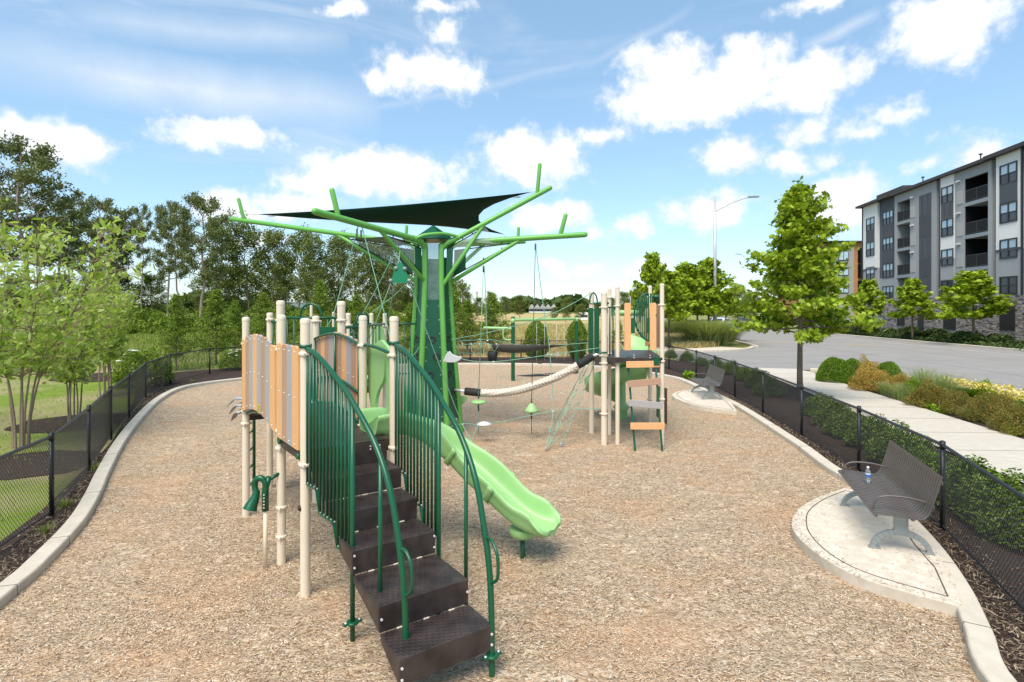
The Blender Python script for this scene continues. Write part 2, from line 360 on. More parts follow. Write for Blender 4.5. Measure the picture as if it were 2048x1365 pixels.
KERB = [(-2.6, -4), (-4.1, 0), (-4.35, 3.2)]+[tuple(P(x, y, .1)[:2]) for x, y in ((10, 1172), (80, 1112), (150, 1040), (185, 985), (207, 938), (240, 880), (277, 833), (315, 797), (355, 776), (400, 766), (480, 756))]
KERB += [(-8.6, 25.6), (-6, 27.6), (-3, 28.3), (0, 28.3), (3.2, 27.6), (5.3, 25.6)]
KERB += [tuple(P(x, y, .1)[:2]) for x, y in ((1342, 752), (1375, 762), (1410, 778), (1450, 796), (1480, 811), (1520, 835), (1570, 867), (1610, 893), (1660, 930), (1720, 965), (1790, 1012), (1860, 1085), (1915, 1165), (1955, 1250), (2010, 1365))]
KERB += [(3.3, 2.6), (3.1, -.5), (1.6, -4)]
kp = spline([(x, y, 0) for x, y in KERB], 6, closed=True)
def offset(path, d, closed=True):
    out = []; k = len(path)
    for i, p in enumerate(path):
        a = path[(i-1) % k] if closed else path[max(i-1, 0)]; b = path[(i+1) % k] if closed else path[min(i+1, k-1)]
        t = (b-a); t.z = 0; t.normalize(); out.append(p+Vector((t.y, -t.x, 0))*d)
    return out
def kerb_sweep(mb, path, wd, z0, z1, closed=True, bv=.02):
    rows = []
    prof = [(-wd/2, z0), (-wd/2, z1-bv), (-wd/2+bv*.4, z1-bv*.3), (-wd/2+bv, z1), (wd/2-bv, z1), (wd/2-bv*.4, z1-bv*.3), (wd/2, z1-bv), (wd/2, z0)]
    O = [offset(path, x, closed) for x, z in prof]
    for i in range(len(path)): rows.append([O[j][i]+Vector((0, 0, prof[j][1])) for j in range(len(prof))])
    if closed: rows.append(rows[0])
    mb.grid(rows, smooth=False)
ins = [(p.x, p.y, 0) for p in offset(kp, 0)]
s_ = MB(); s_.sheet(ins); struct('playground_surface', s_, M_chips)
k_ = MB(); kerb_sweep(k_, kp, .2, -.05, .10); ko = obj('kerb', k_, M_kerb); ko['kind'] = 'structure'
kj = MB()
for i in range(0, len(kp), 9):
    p = kp[i]; q = kp[(i+1) % len(kp)]; t = (q-p).normalized(); nn_ = Vector((t.y, -t.x, 0)); kj.bar(p-nn_*.099+Vector((0, 0, .1012)), p+nn_*.099+Vector((0, 0, .1012)), .009, .002); kj.box(p+nn_*.1008+Vector((0, 0, .04)), (.002, .009, .10), rz=math.atan2(nn_.y, nn_.x)); kj.box(p-nn_*.1008+Vector((0, 0, .04)), (.002, .009, .10), rz=math.atan2(nn_.y, nn_.x))
struct('kerb_joint', kj, mat('kerb_joint_dark', (.12, .10, .08), .9))

bed = MB()
SW_N = [(6.6, -2), (8.2, 9.1), (10.9, 25)]; SW_F = [(8.9, -2), (10.94, 12.16), (12.2, 20.3), (13.2, 24.8)]
bed.sheet([(x, y, -.022) for x, y in [(-2.9, -6), (6.5, -6)]+SW_N+[(10.6, 26.8), (9.6, 29.5), (8.6, 32.4), (4, 33.2), (-3, 33.2), (-8, 31.8), (-12.5, 28.5), (-15.2, 25), (-13.2, 20), (-10.7, 16), (-8.4, 11.9), (-6.6, 8), (-5.6, 5.2), (-5.1, 0)]])
struct('mulch_bed', bed, M_bark)
b2 = MB()
b2.sheet([(x, y, -.018) for x, y in ((9.05, -2), (11.05, 12.16), (12.35, 20.3), (13.4, 24.3), (15.0, 24.0), (16.4, 18.5), (14.5, -2))]); struct('planting_bed', b2, M_bark)
for i, (px, py, rx, ry) in enumerate(((60, 925, 1.25, 1.0), (150, 843, 1.3, 1.25), (215, 752, 1.9, 1.9))):
    c = P(px, py); m_ = MB(); m_.sheet([(c.x+rx*math.cos(a*.3)*(1+.08*math.sin(a*2.1)), c.y+ry*math.sin(a*.3)*(1+.06*math.cos(a*3)), -.026+.002*i) for a in range(21)]); struct('mulch_ring', m_, M_bark)
sw = MB(); sw.sheet([(x, y, .012) for x, y in SW_N]+[(11.6, 26.9, .012), (13.2, 26.4, .012)]+[(x, y, .012) for x, y in reversed(SW_F)]); struct('sidewalk', sw, mat('sidewalk_concrete', (.56, .51, .43), .85, spec=.25, var=(.50, .455, .38), vscale=1.3, noise2=(7, (.49, .44, .36)), bump=.15, bscale=120))
jn = MB()
for i in range(14):
    y = 3+i*1.65; x0 = 7.4+(y-4.5)*.168+.35; x1 = x0+2.4-.0*i
    jn.bar((x0-.55 if y > 6 else x0, y, .0145), (x1-.1, y-.15, .0145), .012, .003)
struct('sidewalk_joint', jn, mat('sidewalk_joint_dark', (.2, .18, .15), .9))  # joint lines between the slabs, in a plain dark colour
road = MB()
road.sheet([(x, y, -.01) for x, y in ((14.7, -12), (16.5, 17), (16.2, 22.5), (15.0, 24.8), (13.2, 26.4), (11.6, 26.9), (9.9, 28.4), (9.2, 31), (9.5, 36.4), (14.5, 37.6), (17.5, 41), (19.2, 48), (27, 100), (62, 330), (76, 330), (42, 120), (34.8, 60), (33.7, 37.5), (32.2, -12))])
struct('road', road, M_asph)
se = MB()
for x0, y0, x1, y1 in ((20.5, 8, 22.5, 46), (25.6, 8, 27.0, 52), (11, 32.4, 22, 34.8), (17.4, 10, 19, 30), (12, 29.2, 24, 31)): 
    q = [Vector((x0+(x1-x0)*i/12+.10*math.sin(i*2.3), y0+(y1-y0)*i/12, -.0065)) for i in range(13)]
    for a, b in zip(q[:-1], q[1:]): se.bar(a, b, .035, .001)
struct('road_seam', se, mat('tar_seam', (.13, .125, .12), .8))
kk = MB()
def strip(pts, w0, z0, z1): kerb_sweep(kk, spline([(x, y, 0) for x, y in pts], 6), w0, z0, z1, closed=False)
strip([(34.9, 62), (34.3, 50), (33.85, 37.5), (32.4, -12)], .3, -.03, .12)
strip([(14.6, -12), (16.35, 16.5), (16.1, 22), (15.0, 24.4), (13.5, 25.7)], .3, -.03, .11)
strip([(9.2, 36.7), (14.4, 37.8), (17.3, 41), (19, 48), (26.8, 100)], .3, -.03, .11)
ko2 = obj('street_kerb', kk, M_kerb); ko2['kind'] = 'structure'
mk = MB(); mk.bar((30.5, 26, -.006), (31.6, 56, -.006), .12, .002); struct('lane_line', mk, M_white)
my = MB(); my.bar((26.3, 46, -.006), (27.5, 43.6, -.006), .3, .002); my.bar((19.5, 48.6, -.006), (24.5, 47.2, -.006), .3, .002); struct('yellow_line', my, M_yel)
ap = MB(); ap.sheet([(x, y, .008) for x, y in ((9.4, 36.9), (14.3, 38.0), (16.4, 40.4), (15.4, 42), (13, 40.2), (9.3, 39.4))]); struct('pavement', ap, M_conc)
pth = MB(); pa = spline([(5, 36, .004), (8.6, 37.5, .004), (10.6, 42, .004), (11.6, 50, .004), (10.5, 62, .004)], 6)
pth.grid([[a, b] for a, b in zip(offset(pa, -.8, False), offset(pa, .8, False))], smooth=False); struct('path', pth, M_conc)
pt2 = MB(); pt2.sheet([(x, y, .006) for x, y in ((1.5, 34), (4.4, 33.6), (5.6, 36.6), (2.6, 37))]); struct('path', pt2, M_conc)
vg = MB(); vg.sheet([(x, y, -.02) for x, y in ((32.6, -12), (34, 37.5), (35.1, 62), (36.5, 74), (44.5, 74), (33.5+5.6, 37), (34, 0), (34, -12))]); struct('verge', vg, M_bark)

# fine scatter: vectorised cards
def np_inside(x, y, poly):
    c = np.zeros(len(x), bool); n = len(poly)
    for i in range(n):
        x0, y0 = poly[i][:2]; x1, y1 = poly[(i+1) % n][:2]
        if y0 == y1: continue
        c ^= ((y0 > y) != (y1 > y)) & (x < (x1-x0)*(y-y0)/(y1-y0)+x0)
    return c
def cards(name, pos, U, V, m, rnd, shape, parent=None, smooth=False, origin=(0, 0, 0), extra=None):
    """one mesh of flat polygons: shape is k points (u, v, w) in the card's frame U, V, UxV"""
    n = len(pos); k = len(shape); W = np.cross(U, V); ln = np.linalg.norm(V, axis=1, keepdims=True); W = W/np.maximum(np.linalg.norm(W, axis=1, keepdims=True), 1e-9)*ln
    vs = np.zeros((n, k, 3), np.float32)
    for j, (a, b, c) in enumerate(shape): vs[:, j] = pos+U*a+V*b+W*c
    vs = vs.reshape(-1, 3)-np.array(origin, np.float32)
    me = bpy.data.meshes.new(name); me.vertices.add(n*k); me.vertices.foreach_set('co', vs.ravel())
    me.loops.add(n*k); me.loops.foreach_set('vertex_index', np.arange(n*k, dtype=np.int32))
    me.polygons.add(n); me.polygons.foreach_set('loop_start', np.arange(n, dtype=np.int32)*k); me.update(calc_edges=True)
    at = me.attributes.new('rnd', 'FLOAT', 'FACE'); at.data.foreach_set('value', rnd.astype(np.float32))
    return link(name, me, m, parent)
def frames(n, rg, tilt, up=1):
    """random orientation: U random heading, V across, normals within tilt of vertical"""
    a = rg.uniform(0, 2*np.pi, n); t1 = rg.normal(0, tilt, n); t2 = rg.normal(0, tilt, n)
    U = np.stack([np.cos(a)*np.cos(t1), np.sin(a)*np.cos(t1), np.sin(t1)], 1)
    V = np.stack([-np.sin(a)*np.cos(t2), np.cos(a)*np.cos(t2), np.sin(t2)], 1)
    return U, V
rg = np.random.default_rng(4)
M_chip = mat('wood_chip', (.4, .28, .18), .85, spec=.2, attr=[(.12, .075, .045), (.36, .255, .16), (.50, .375, .25), (.54, .36, .20), (.58, .475, .34), (.71, .62, .49)])
inp = [(p.x, p.y) for p in offset(kp, .11)]
n = 900000; X = rg.uniform(-6.5, 6.5, n); Y = rg.uniform(3.3, 17, n)
ok = (rg.random(n) < (3.6/Y)**1.35) & np_inside(X, Y, inp) & (np.abs(X) < Y*.93+.3); ok &= (rg.random(len(X)) < .35+.65*np.clip(.5+np.sin(X*2.1+2*np.sin(Y*1.3))+np.sin(Y*2.6+1.7*np.sin(X*1.9+2)), 0, 1)); X = X[ok]; Y = Y[ok]; n = len(X)
U, V = frames(n, rg, .3); ln = rg.uniform(.004, .014, (n, 1))*(1+Y[:, None]*.03); wd = rg.uniform(.0015, .0042, (n, 1))*(1+Y[:, None]*.04)
pos = np.stack([X, Y, rg.uniform(.001, .016, n)], 1)
o = cards('wood_chips', pos, U*ln, V*wd, M_chip, rg.random(n), [(-1, -.6, 0), (-.3, -1, 0), (1, -.5, 0), (.8, .7, 0), (-.7, .9, 0)])
o['kind'] = 'stuff'; tag(o, 'loose tan wood chips covering the play area', 'wood chips')
# dry litter against the outside of the kerb
KL = offset(kp, -.32); n = 20000; idx = rg.integers(0, len(KL), n)
A = np.array([tuple(p) for p in KL]); B = np.roll(A, -1, 0); t = rg.random((n, 1)); pos = A[idx]*(1-t)+B[idx]*t; pos[:, :2] += rg.normal(0, .13, (n, 2)); pos[:, 2] = rg.uniform(-.01, .02, n)
pos = pos[(pos[:, 1] > 2.5) & ~np_inside(pos[:, 0], pos[:, 1], [(p.x, p.y) for p in offset(kp, -.1)])]; n = len(pos); U, V = frames(n, rg, .35)
o = cards('leaf_litter', pos, U*rg.uniform(.01, .045, (n, 1)), V*rg.uniform(.0015, .005, (n, 1)), mat('dry_litter', (.3, .2, .1), .9, attr=[(.03, .02, .015), (.08, .05, .033), (.22, .16, .10), (.42, .33, .22)]), rg.random(n), [(-1, -1, 0), (1, -1, 0), (1, 1, 0), (-1, 1, 0)])
o['kind'] = 'stuff'; tag(o, 'dry leaves and straw lying between kerb and fence', 'leaf litter')
# pale bits in the dark mulch
n = 30000; X = rg.uniform(-16, 13, n); Y = rg.uniform(3, 34, n); bp_ = [(6.0, 0), (8.1, 9.1), (10.8, 25), (8.6, 32.4), (-3, 33), (-12.5, 28.5), (-14.6, 25), (-12.9, 20), (-10.4, 16), (-8.2, 11.9), (-6.5, 8), (-5, 0)]
ok = np_inside(X, Y, bp_) & ~np_inside(X, Y, [(p.x, p.y) for p in kp]); X = X[ok]; Y = Y[ok]; n = len(X); U, V = frames(n, rg, .3)
o = cards('bark_chips', np.stack([X, Y, rg.uniform(-.015, .01, n)], 1), U*rg.uniform(.008, .03, (n, 1)), V*rg.uniform(.003, .008, (n, 1)), mat('bark_chip', (.1, .06, .04), .9, attr=[(.014, .009, .008), (.03, .02, .016), (.055, .036, .028), (.20, .15, .11)]), rg.random(n)**1.5, [(-1, -1, 0), (1, -1, 0), (1, 1, 0), (-1, 1, 0)])
o['kind'] = 'stuff'; tag(o, 'dark bark chips spread under the shrubs along the fence', 'bark mulch')
# grass
M_grass = mat('grass_blade', (.1, .2, .03), .8, spec=.2, attr=[(.11, .18, .018), (.17, .26, .028), (.25, .34, .045), (.42, .39, .16)])
def grass(name, poly, n, hmin, hmax, m, label, fall=None, wd=.006, patch=0, seed=1):
    rg = np.random.default_rng(seed); a = np.array(poly); X = rg.uniform(a[:, 0].min(), a[:, 0].max(), n); Y = rg.uniform(a[:, 1].min(), a[:, 1].max(), n)
    ok = np_inside(X, Y, poly)
    if fall: ok &= rg.random(n) < np.clip((fall/np.maximum(np.hypot(X, Y), .1))**1.3, 0, 1)
    if patch: ok &= (np.sin(X*.9+1.3*np.sin(Y*.5))+np.sin(Y*1.1+1.1*np.sin(X*.6+1))+rg.normal(0, .7, n)) > patch
    X = X[ok]; Y = Y[ok]; n = len(X); h = rg.uniform(hmin, hmax, (n, 1)); th = rg.uniform(0, 6.28, n); dd = np.hypot(X, Y)[:, None]
    U = np.stack([np.cos(th), np.sin(th), 0*th], 1)*wd*(1+dd*.02); lean = rg.normal(0, .35, (n, 2)); V = np.concatenate([lean, np.ones((n, 1))], 1)*h
    o = cards(name, np.stack([X, Y, np.full(n, -.03)], 1), U, V, m, rg.random(n), [(-1, 0, 0), (1, 0, 0), (.5, .6, .1), (0, 1, .25), (-.5, .6, .1)])
    o['kind'] = 'stuff'; tag(o, label, 'grass'); return o
LAWN = [(-5.6, 4), (-6.9, 8), (-8.8, 12), (-11.2, 16), (-13.7, 20), (-15.6, 25), (-24, 60), (-60, 60), (-24, 4)]
grass('lawn_grass', LAWN, 600000, .02, .055, M_grass, 'patchy green lawn beyond the fence on the left', fall=10, patch=-.6, wd=.005)
grass('meadow_grass', [(-13, 27), (-16, 26), (-30, 26), (-60, 60), (-24, 70), (-12, 40)], 90000, .08, .30, M_grass, 'rough green meadow grass between the left fence and the wood', fall=60, wd=.008, seed=6)
FIELD = [(-9, 33.5), (8.5, 33.5), (8.8, 45), (10, 60), (14, 100), (-24, 100), (-14, 55)]
M_dry = mat('dry_grass', (.4, .33, .14), .85, spec=.2, attr=[(.26, .28, .07), (.44, .38, .14), (.56, .47, .22), (.62, .52, .30)])
grass('field_grass', FIELD, 120000, .12, .42, M_dry, 'tall straw coloured grass in the open field behind the play area', fall=45, wd=.012, seed=5)
grass('roadside_grass', [(11.5, 39.8), (15.4, 42.4), (16.6, 48), (18, 60), (13, 60), (12.2, 47)], 30000, .2, .5, M_dry, 'tall pale grass below the nearest lamp post by the side street', wd=.012, seed=7)
grass('kerb_grass', [(9.6, 25.6), (10.9, 25.4), (10.9, 26.7), (10.2, 28)], 7000, .04, .12, M_grass, 'small green lawn patch at the far end of the sidewalk', seed=8)

# ---------------------------------------------------------------- chain link fence
FH = 1.07
def FPt(px, py): p = P(px, py, FH); return (p.x, p.y)
LEFT = [(-4.0, -1.5), (-4.75, 1.2), (-5.35, 4.4)]+[FPt(*q) for q in ((103, 873), (177.7, 816), (221.6, 777.5), (258, 752), (291, 727), (340.7, 709.7), (419.4, 698), (487, 694))]
REAR = [(-10.4, 28.6), (-8, 30.4), (-5.2, 31.2), (-2.3, 31.3), (.5, 31.2), (3.3, 30.7), (5.7, 29.3)]
RIGHT = [FPt(*q) for q in ((1338, 692), (1392.6, 703), (1429.6, 713.7), (1470, 725.5), (1526, 745), (1603.6, 774), (1718, 818), (1885, 890))]+[(4.55, 4.85), (4.1, 2.4), (3.9, -.5)]
FP = LEFT+REAR+RIGHT
fence = thing('chain_link_fence', 'low black chain link fence running right round the play area outside the kerb', 'fence', (0, 0, 0))
for i, (x, y) in enumerate(FP):
    m_ = MB(); m_.tube([(x, y, -.1), (x, y, FH-.01)], .031, 12); m_.tube([(x, y, FH-.05), (x, y, FH+.045)], [.037, .033], 12)
    m_.tube([(x, y, FH+.04), (x, y, FH+.055)], [.036, .012], 12)
    obj('fence_post', m_, M_black, fence)
for nm, z, r in (('top_rail', FH, .021), ('bottom_rail', .045, .012)):
    m_ = MB(); m_.tube([(x, y, z) for x, y in FP], r, 10); obj(nm, m_, M_black, fence)
def mesh_span(a, b, z0, z1, sp, r):
    a = Vector((*a, 0)); b = Vector((*b, 0)); wv = (b-a).length; u = (b-a)/wv; nv = Vector((-u.y, u.x, 0)); h = z1-z0; mb = MB(); sl = 1.15
    for sgn in (1, -1):
        k0 = int(-h/sl/sp)-1
        x = -h/sl-sp
        while x < wv+h/sl+sp:
            # line: s = x + sgn*(z-z0)/sl, clipped to 0..w
            pts = []
            s0, s1 = (x, x+h/sl) if sgn > 0 else (x, x-h/sl)
            t0, t1 = 0.0, 1.0; dS = s1-s0
            lo, hi = (0-s0)/dS, (wv-s0)/dS
            if lo > hi: lo, hi = hi, lo
            t0 = max(0, lo); t1 = min(1, hi)
            if t1-t0 > .01:
                p = a+u*(s0+dS*t0)+Vector((0, 0, z0+h*t0))+nv*(r*sgn*.9); q = a+u*(s0+dS*t1)+Vector((0, 0, z0+h*t1))+nv*(r*sgn*.9)
                mb.tube([p, q], r, 3, caps=False)
            x += sp
    return mb
for a, b in zip(FP[:-1], FP[1:]):
    dist = math.hypot((a[0]+b[0])/2, (a[1]+b[1])/2)
    o_ = mesh_span(a, b, .05, FH-.015, .058 if dist < 16 else .072, .0027 if dist < 9 else .0031)
    obj('mesh_panel', o_, M_black, fence)

# ---------------------------------------------------------------- bench pads
M_joint = mat('joint_dirt', (.07, .05, .035), .95)
def pad(outline, inner, name_label):
    r_ = MB(); o = [Vector((x, y, 0)) for x, y in outline]
    r_.prism([(p.x, p.y, .118) for p in o][::-1], (0, 0, -.16))
    ob = obj('concrete_pad', r_, M_conc, bevel=.012, tri=False); tag(ob, name_label, 'concrete pad')
    j = MB(); ip = [Vector((x, y, .1195)) for x, y in inner]
    for a, b in zip(ip[:-1], ip[1:]): j.bar(a, b, .012, .003)
    obj('joint', j, M_joint, ob)
    return ob
def circ3(a, b, c, n=28):
    (x1, y1), (x2, y2), (x3, y3) = a, b, c
    d = 2*(x1*(y2-y3)+x2*(y3-y1)+x3*(y1-y2)); s1, s2, s3 = x1*x1+y1*y1, x2*x2+y2*y2, x3*x3+y3*y3
    ux = (s1*(y2-y3)+s2*(y3-y1)+s3*(y1-y2))/d; uy = (s1*(x3-x2)+s2*(x1-x3)+s3*(x2-x1))/d
    return ux, uy, math.hypot(x1-ux, y1-uy)
def lens(a, m, b, kerbside, inset=.17):
    sp_ = spline([(p[0], p[1], 0) for p in [a]+m+[b]], 8)
    k2 = spline([(p[0], p[1], 0) for p in kerbside], 6)
    out = [(p.x, p.y) for p in sp_]+[(p.x, p.y) for p in k2]
    cx = sum(p[0] for p in out)/len(out); cy = sum(p[1] for p in out)/len(out)
    inn = [(cx+(x-cx)*(1-inset/max(math.hypot(x-cx, y-cy), .3)), cy+(y-cy)*(1-inset/max(math.hypot(x-cx, y-cy), .3))) for x, y in out]
    return out, inn+[inn[0]]
pp = lambda x, y: tuple(P(x, y, .12)[:2])
o1, i1 = lens(pp(1690, 975), [pp(1640, 992), pp(1598, 1016), pp(1583, 1045), pp(1598, 1075), pp(1650, 1117), pp(1720, 1153), pp(1810, 1182)], pp(1925, 1212), [pp(1905, 1150), pp(1850, 1075), pp(1790, 1018), pp(1735, 985)])
# the kerbside list closes the outline
pad(o1, i1, 'rounded concrete pad bulging from the kerb under the nearer bench')
o2, i2 = lens(pp(1405, 778), [pp(1372, 780), pp(1350, 785), pp(1345, 792), pp(1362, 801), pp(1400, 812)], pp(1474, 822), [pp(1462, 803), pp(1430, 788)])
SPILL = True
pad(o2, i2, 'rounded concrete pad bulging from the kerb under the farther bench')

for nm, oo, cnt, lab in (('near', o1, 1500, 'wood chips and leaf bits spilled on the concrete pad of the nearer bench'), ('far', o2, 700, 'wood chips and leaf bits spilled on the concrete pad of the farther bench')):
    a_ = np.array(oo); n = cnt*14; X = rg.uniform(a_[:, 0].min(), a_[:, 0].max(), n); Y = rg.uniform(a_[:, 1].min(), a_[:, 1].max(), n)
    dmin = np.min(np.hypot(X[:, None]-a_[None, :, 0], Y[:, None]-a_[None, :, 1]), 1)
    ok = np_inside(X, Y, oo) & (rg.random(n) < np.clip(np.exp(-dmin/.10)*.35+.03, 0, 1)*(cnt/1500)); X = X[ok]; Y = Y[ok]; n = len(X); U, V = frames(n, rg, .12)
    o = cards('spilled_chips', np.stack([X, Y, np.full(n, .122)], 1), U*rg.uniform(.004, .016, (n, 1)), V*rg.uniform(.0015, .004, (n, 1)), M_chip, rg.random(n)*.7, [(-1, -1, 0), (1, -1, 0), (1, 1, 0), (-1, 1, 0)]); o['kind'] = 'stuff'; tag(o, lab, 'wood chips')
# ---------------------------------------------------------------- benches
M_bgrey = mat('bench_grey_paint', (.22, .245, .24), .42, var=(.24, .265, .26), vscale=3)
M_bbr = mat('bench_bronze_slat', (.105, .09, .08), .38, .1, var=(.12, .105, .095), vscale=3)
def make_bench(label):
    """origin on the floor mid-bench, sitter looks along -Y, length along X"""
    t = thing('park_bench', label, 'bench', (0, 0, 0), 'slatted metal benches facing the play area')
    Ln = 1.84; prof = spline([(0, -.30, .415), (0, -.25, .435), (0, 0, .425), (0, .14, .42), (0, .20, .47), (0, .24, .58), (0, .29, .75), (0, .325, .90)], 5)
    seat = MB(); back = MB(); n = 28
    for i in range(n):
        x = -Ln/2+Ln*(i+.5)/n; wd = Ln/n*.62
        for mb, pr in ((seat, prof[:21]), (back, prof[20:])):
            rows = []
            for k, p in enumerate(pr):
                d = (pr[min(k+1, len(pr)-1)]-pr[max(k-1, 0)]); nn = Vector((0, -d.z, d.y)).normalized()*.0045
                rows.append([Vector((x-wd/2, p.y, p.z))+nn, Vector((x+wd/2, p.y, p.z))+nn, Vector((x+wd/2, p.y, p.z))-nn, Vector((x-wd/2, p.y, p.z))-nn])
            mb.grid(rows, smooth=False, closed=True)
            mb.add(rows[0]+rows[-1], [(3, 2, 1, 0), (4, 5, 6, 7)])
    for (y, z), mb in (((-.285, .415), seat), ((.06, .408), seat)): mb.box((0, y, z), (Ln, .03, .012))
    for y, z in ((.238, .57), (.312, .83)): back.box((0, y+.01, z), (Ln, .012, .035))
    obj('seat', seat, M_bbr, t); obj('backrest', back, M_bbr, t)
    for sx_ in (-.72, .72):
        m = MB(); outer = []; inner = []
        arc = lambda R, rz, k0, n_=14: [(sx_, R*math.cos(math.pi*i/n_), k0+rz*math.sin(math.pi*i/n_)) for i in range(n_+1)]
        o_ = arc(.30, .235, 0); i_ = arc(.245, .17, 0)
        o_ = [(a, b*(1.0 if b > 0 else 1.0), c) for a, b, c in o_]
        for pts_, q_ in (((o_[k], o_[k+1]), (i_[k], i_[k+1])) for k in range(14)):
            a, b = pts_; c, d_ = q_
            m.prism([(sx_-.022, a[1], a[2]), (sx_-.022, b[1], b[2]), (sx_-.022, d_[1], d_[2]), (sx_-.022, c[1], c[2])], (.044, 0, 0))
        m.prism([(sx_-.026, -.075, .19), (sx_-.026, .075, .19), (sx_-.026, .065, .245), (sx_-.026, .07, .405), (sx_-.026, -.07, .405), (sx_-.026, -.065, .245)], (.052, 0, 0))
        for sy in (-1, 1): m.box((sx_, sy*.255, .008), (.06, .12, .016))
        obj('leg', m, M_bgrey, t, bevel=.006)
    for sx_ in (-.74, .74):
        m = MB(); m.tube(spline([(sx_, -.27, .43), (sx_, -.26, .51), (sx_, -.21, .575), (sx_, -.10, .60), (sx_, .08, .595), (sx_, .26, .56)], 5), .011, 8)
        obj('armrest', m, M_bbr, t)
    return t
b1 = make_bench('nearer grey slatted metal bench with a water bottle standing on its seat')
def place_bench(t, L, R):   # L, R: floor points below the two legs
    L = Vector(L); R = Vector(R); m = (L+R)/2; d = R-L
    t.location = (m.x, m.y, .119); t.rotation_euler = (0, 0, math.atan2(d.y, d.x))
# near bench: legs stand about (1690,1012) and (1812,1115); sitter looks left towards the play area
place_bench(b1, P(1722, 1003, .119), P(1818, 1122, .119))
b2_ = dup(b1, (0, 0, 0), label='farther slatted metal bench, empty, between the play tower and the fence')
place_bench(b2_, P(1398, 783, .119), P(1428, 802, .119))
# bottle
bt = thing('water_bottle', 'small clear plastic water bottle with blue and white label on the near bench seat', 'bottle')
M_clear = mat('clear_plastic', (.95, .97, 1), .08, trans=.9, spec=.5)
m = MB(); m.lathe([(0, 0), (.028, 0), (.031, .006), (.031, .05), (.029, .055), (.031, .06), (.031, .14), (.024, .165), (.012, .185), (.012, .196)], n=20); obj('bottle_body', m, M_clear, bt)
m = MB(); m.lathe([(0, .008), (.0285, .008), (.0285, .08), (0, .08)], n=20); obj('water', m, mat('water_inside', (.8, .86, .9), .05, trans=.8), bt)
m = MB(); m.lathe([(.0318, .085), (.0318, .128)], n=20); lb = obj('label_band', m, mat('blue_label', (.03, .16, .55), .4), bt)
m2 = MB(); m2.lathe([(.0322, .112), (.0322, .128)], n=20); obj('label_stripe', m2, mat('white_label', (.75, .77, .8), .4), lb)
m = MB(); m.lathe([(.0145, .19), (.0145, .208), (.013, .21), (0, .21)], n=16); obj('cap', m, mat('white_cap', (.8, .8, .8), .4), bt)
bt.location = D(1736, 966, P(1736, 966, .555).y); bt.location.z = .555

# ---------------------------------------------------------------- near play structure
ang = math.radians(36.5); A_ = Vector((math.cos(ang), math.sin(ang), 0)); B_ = Vector((-math.sin(ang), math.cos(ang), 0))
O_ = Vector((-2.02, 5.56, 0)); DZ = 1.41; SW = .935; DT = .87; BT = 2.65
def W(s, t, z=0): return O_+A_*s+B_*t+Vector((0, 0, z))
tower = thing('play_structure', 'near play structure with brown stairs, tan posts, board panels and green slide', 'play structure', (-2.4, 7.0, 0))
def post(parent, p, top, r=.0475, collars=(), nm='post', m=None):
    m_ = MB(); m_.tube([(p.x, p.y, -.08), (p.x, p.y, top-r*.35)], r, 20, caps=False)
    m_.lathe([(r*1.05, top-r*1.15), (r*1.05, top-r*.5), (r*.92, top-r*.2), (r*.6, top-r*.03), (r*.25, top), (0, top)], (p.x, p.y, 0), 20)
    o = obj(nm, m_, m or M_tan, parent)
    for z in collars:
        c = MB(); rr = r+.012
        c.lathe([(r+.001, z-.022), (rr, z-.016), (rr+.004, z), (rr, z+.016), (r+.001, z+.022)], (p.x, p.y, 0), 20)
        for a in (0, 2.1, 4.2):
            c.box((p.x+math.cos(a+.6)*(rr+.006), p.y+math.sin(a+.6)*(rr+.006), z), (.03, .026, .026), rz=a+.6)
            c.lathe([(.006, 0), (.006, .006), (0, .007)], (p.x+math.cos(a+.6)*(rr+.02), p.y+math.sin(a+.6)*(rr+.02), z), 8)
        obj('collar', c, M_tan, o)
    return o
P3, P4, P2, P5, P1, P6 = W(0, 0), W(SW, 0), W(0, DT), W(SW, DT), W(0, BT), W(SW, BT)
P9 = Vector((-3.8, 8.93, 0)); P7 = Vector((-3.60, 8.85, 0)); P8 = Vector((-2.64, 8.8, 0))
P10 = Vector((-3.02, 10.5, 0)); P11 = Vector((-2.84, 11.5, 0)); P12 = Vector((-2.55, 11.4, 0))
post(tower, P3, 2.71, collars=(2.36, 1.28)); post(tower, P4, 2.72, collars=(2.30, 1.31))
post(tower, P2, 2.735, collars=(2.35, 1.46, 1.27, .62, .30)); post(tower, P5, 2.72, collars=(2.36, 1.40))
post(tower, P1, 2.69, collars=(2.33, 1.42, 1.25)); post(tower, P6, 2.70, collars=(2.62, 1.45))
post(tower, P9, 2.74, collars=(2.63, 1.42)); post(tower, P10, 2.72, .042, (2.5, 1.5)); post(tower, P11, 2.71, .04, (2.45,)); post(tower, P12, 2.71, .04, (2.45,))
post(tower, P7, 2.93, .062, (2.62, 1.4)); post(tower, P8, 2.92, .062, (2.62, 1.4))
post(tower, Vector((-3.74, 10.6, 0)), 2.90, .026); post(tower, Vector((-3.45, 11.0, 0)), 2.74, .026)
# decks
def deck(poly, z, th=.13):
    m_ = MB(); m_.prism([(p.x, p.y, z) for p in poly][::-1], (0, 0, -th)); return obj('deck', m_, M_tread, tower, bevel=.008)
deck([W(-.0, .03), W(SW, .03), W(SW, DT-.0), W(0, DT)], DZ)
deck([P1, P6, P8, P12, P11, P10, P9], DZ+.003)
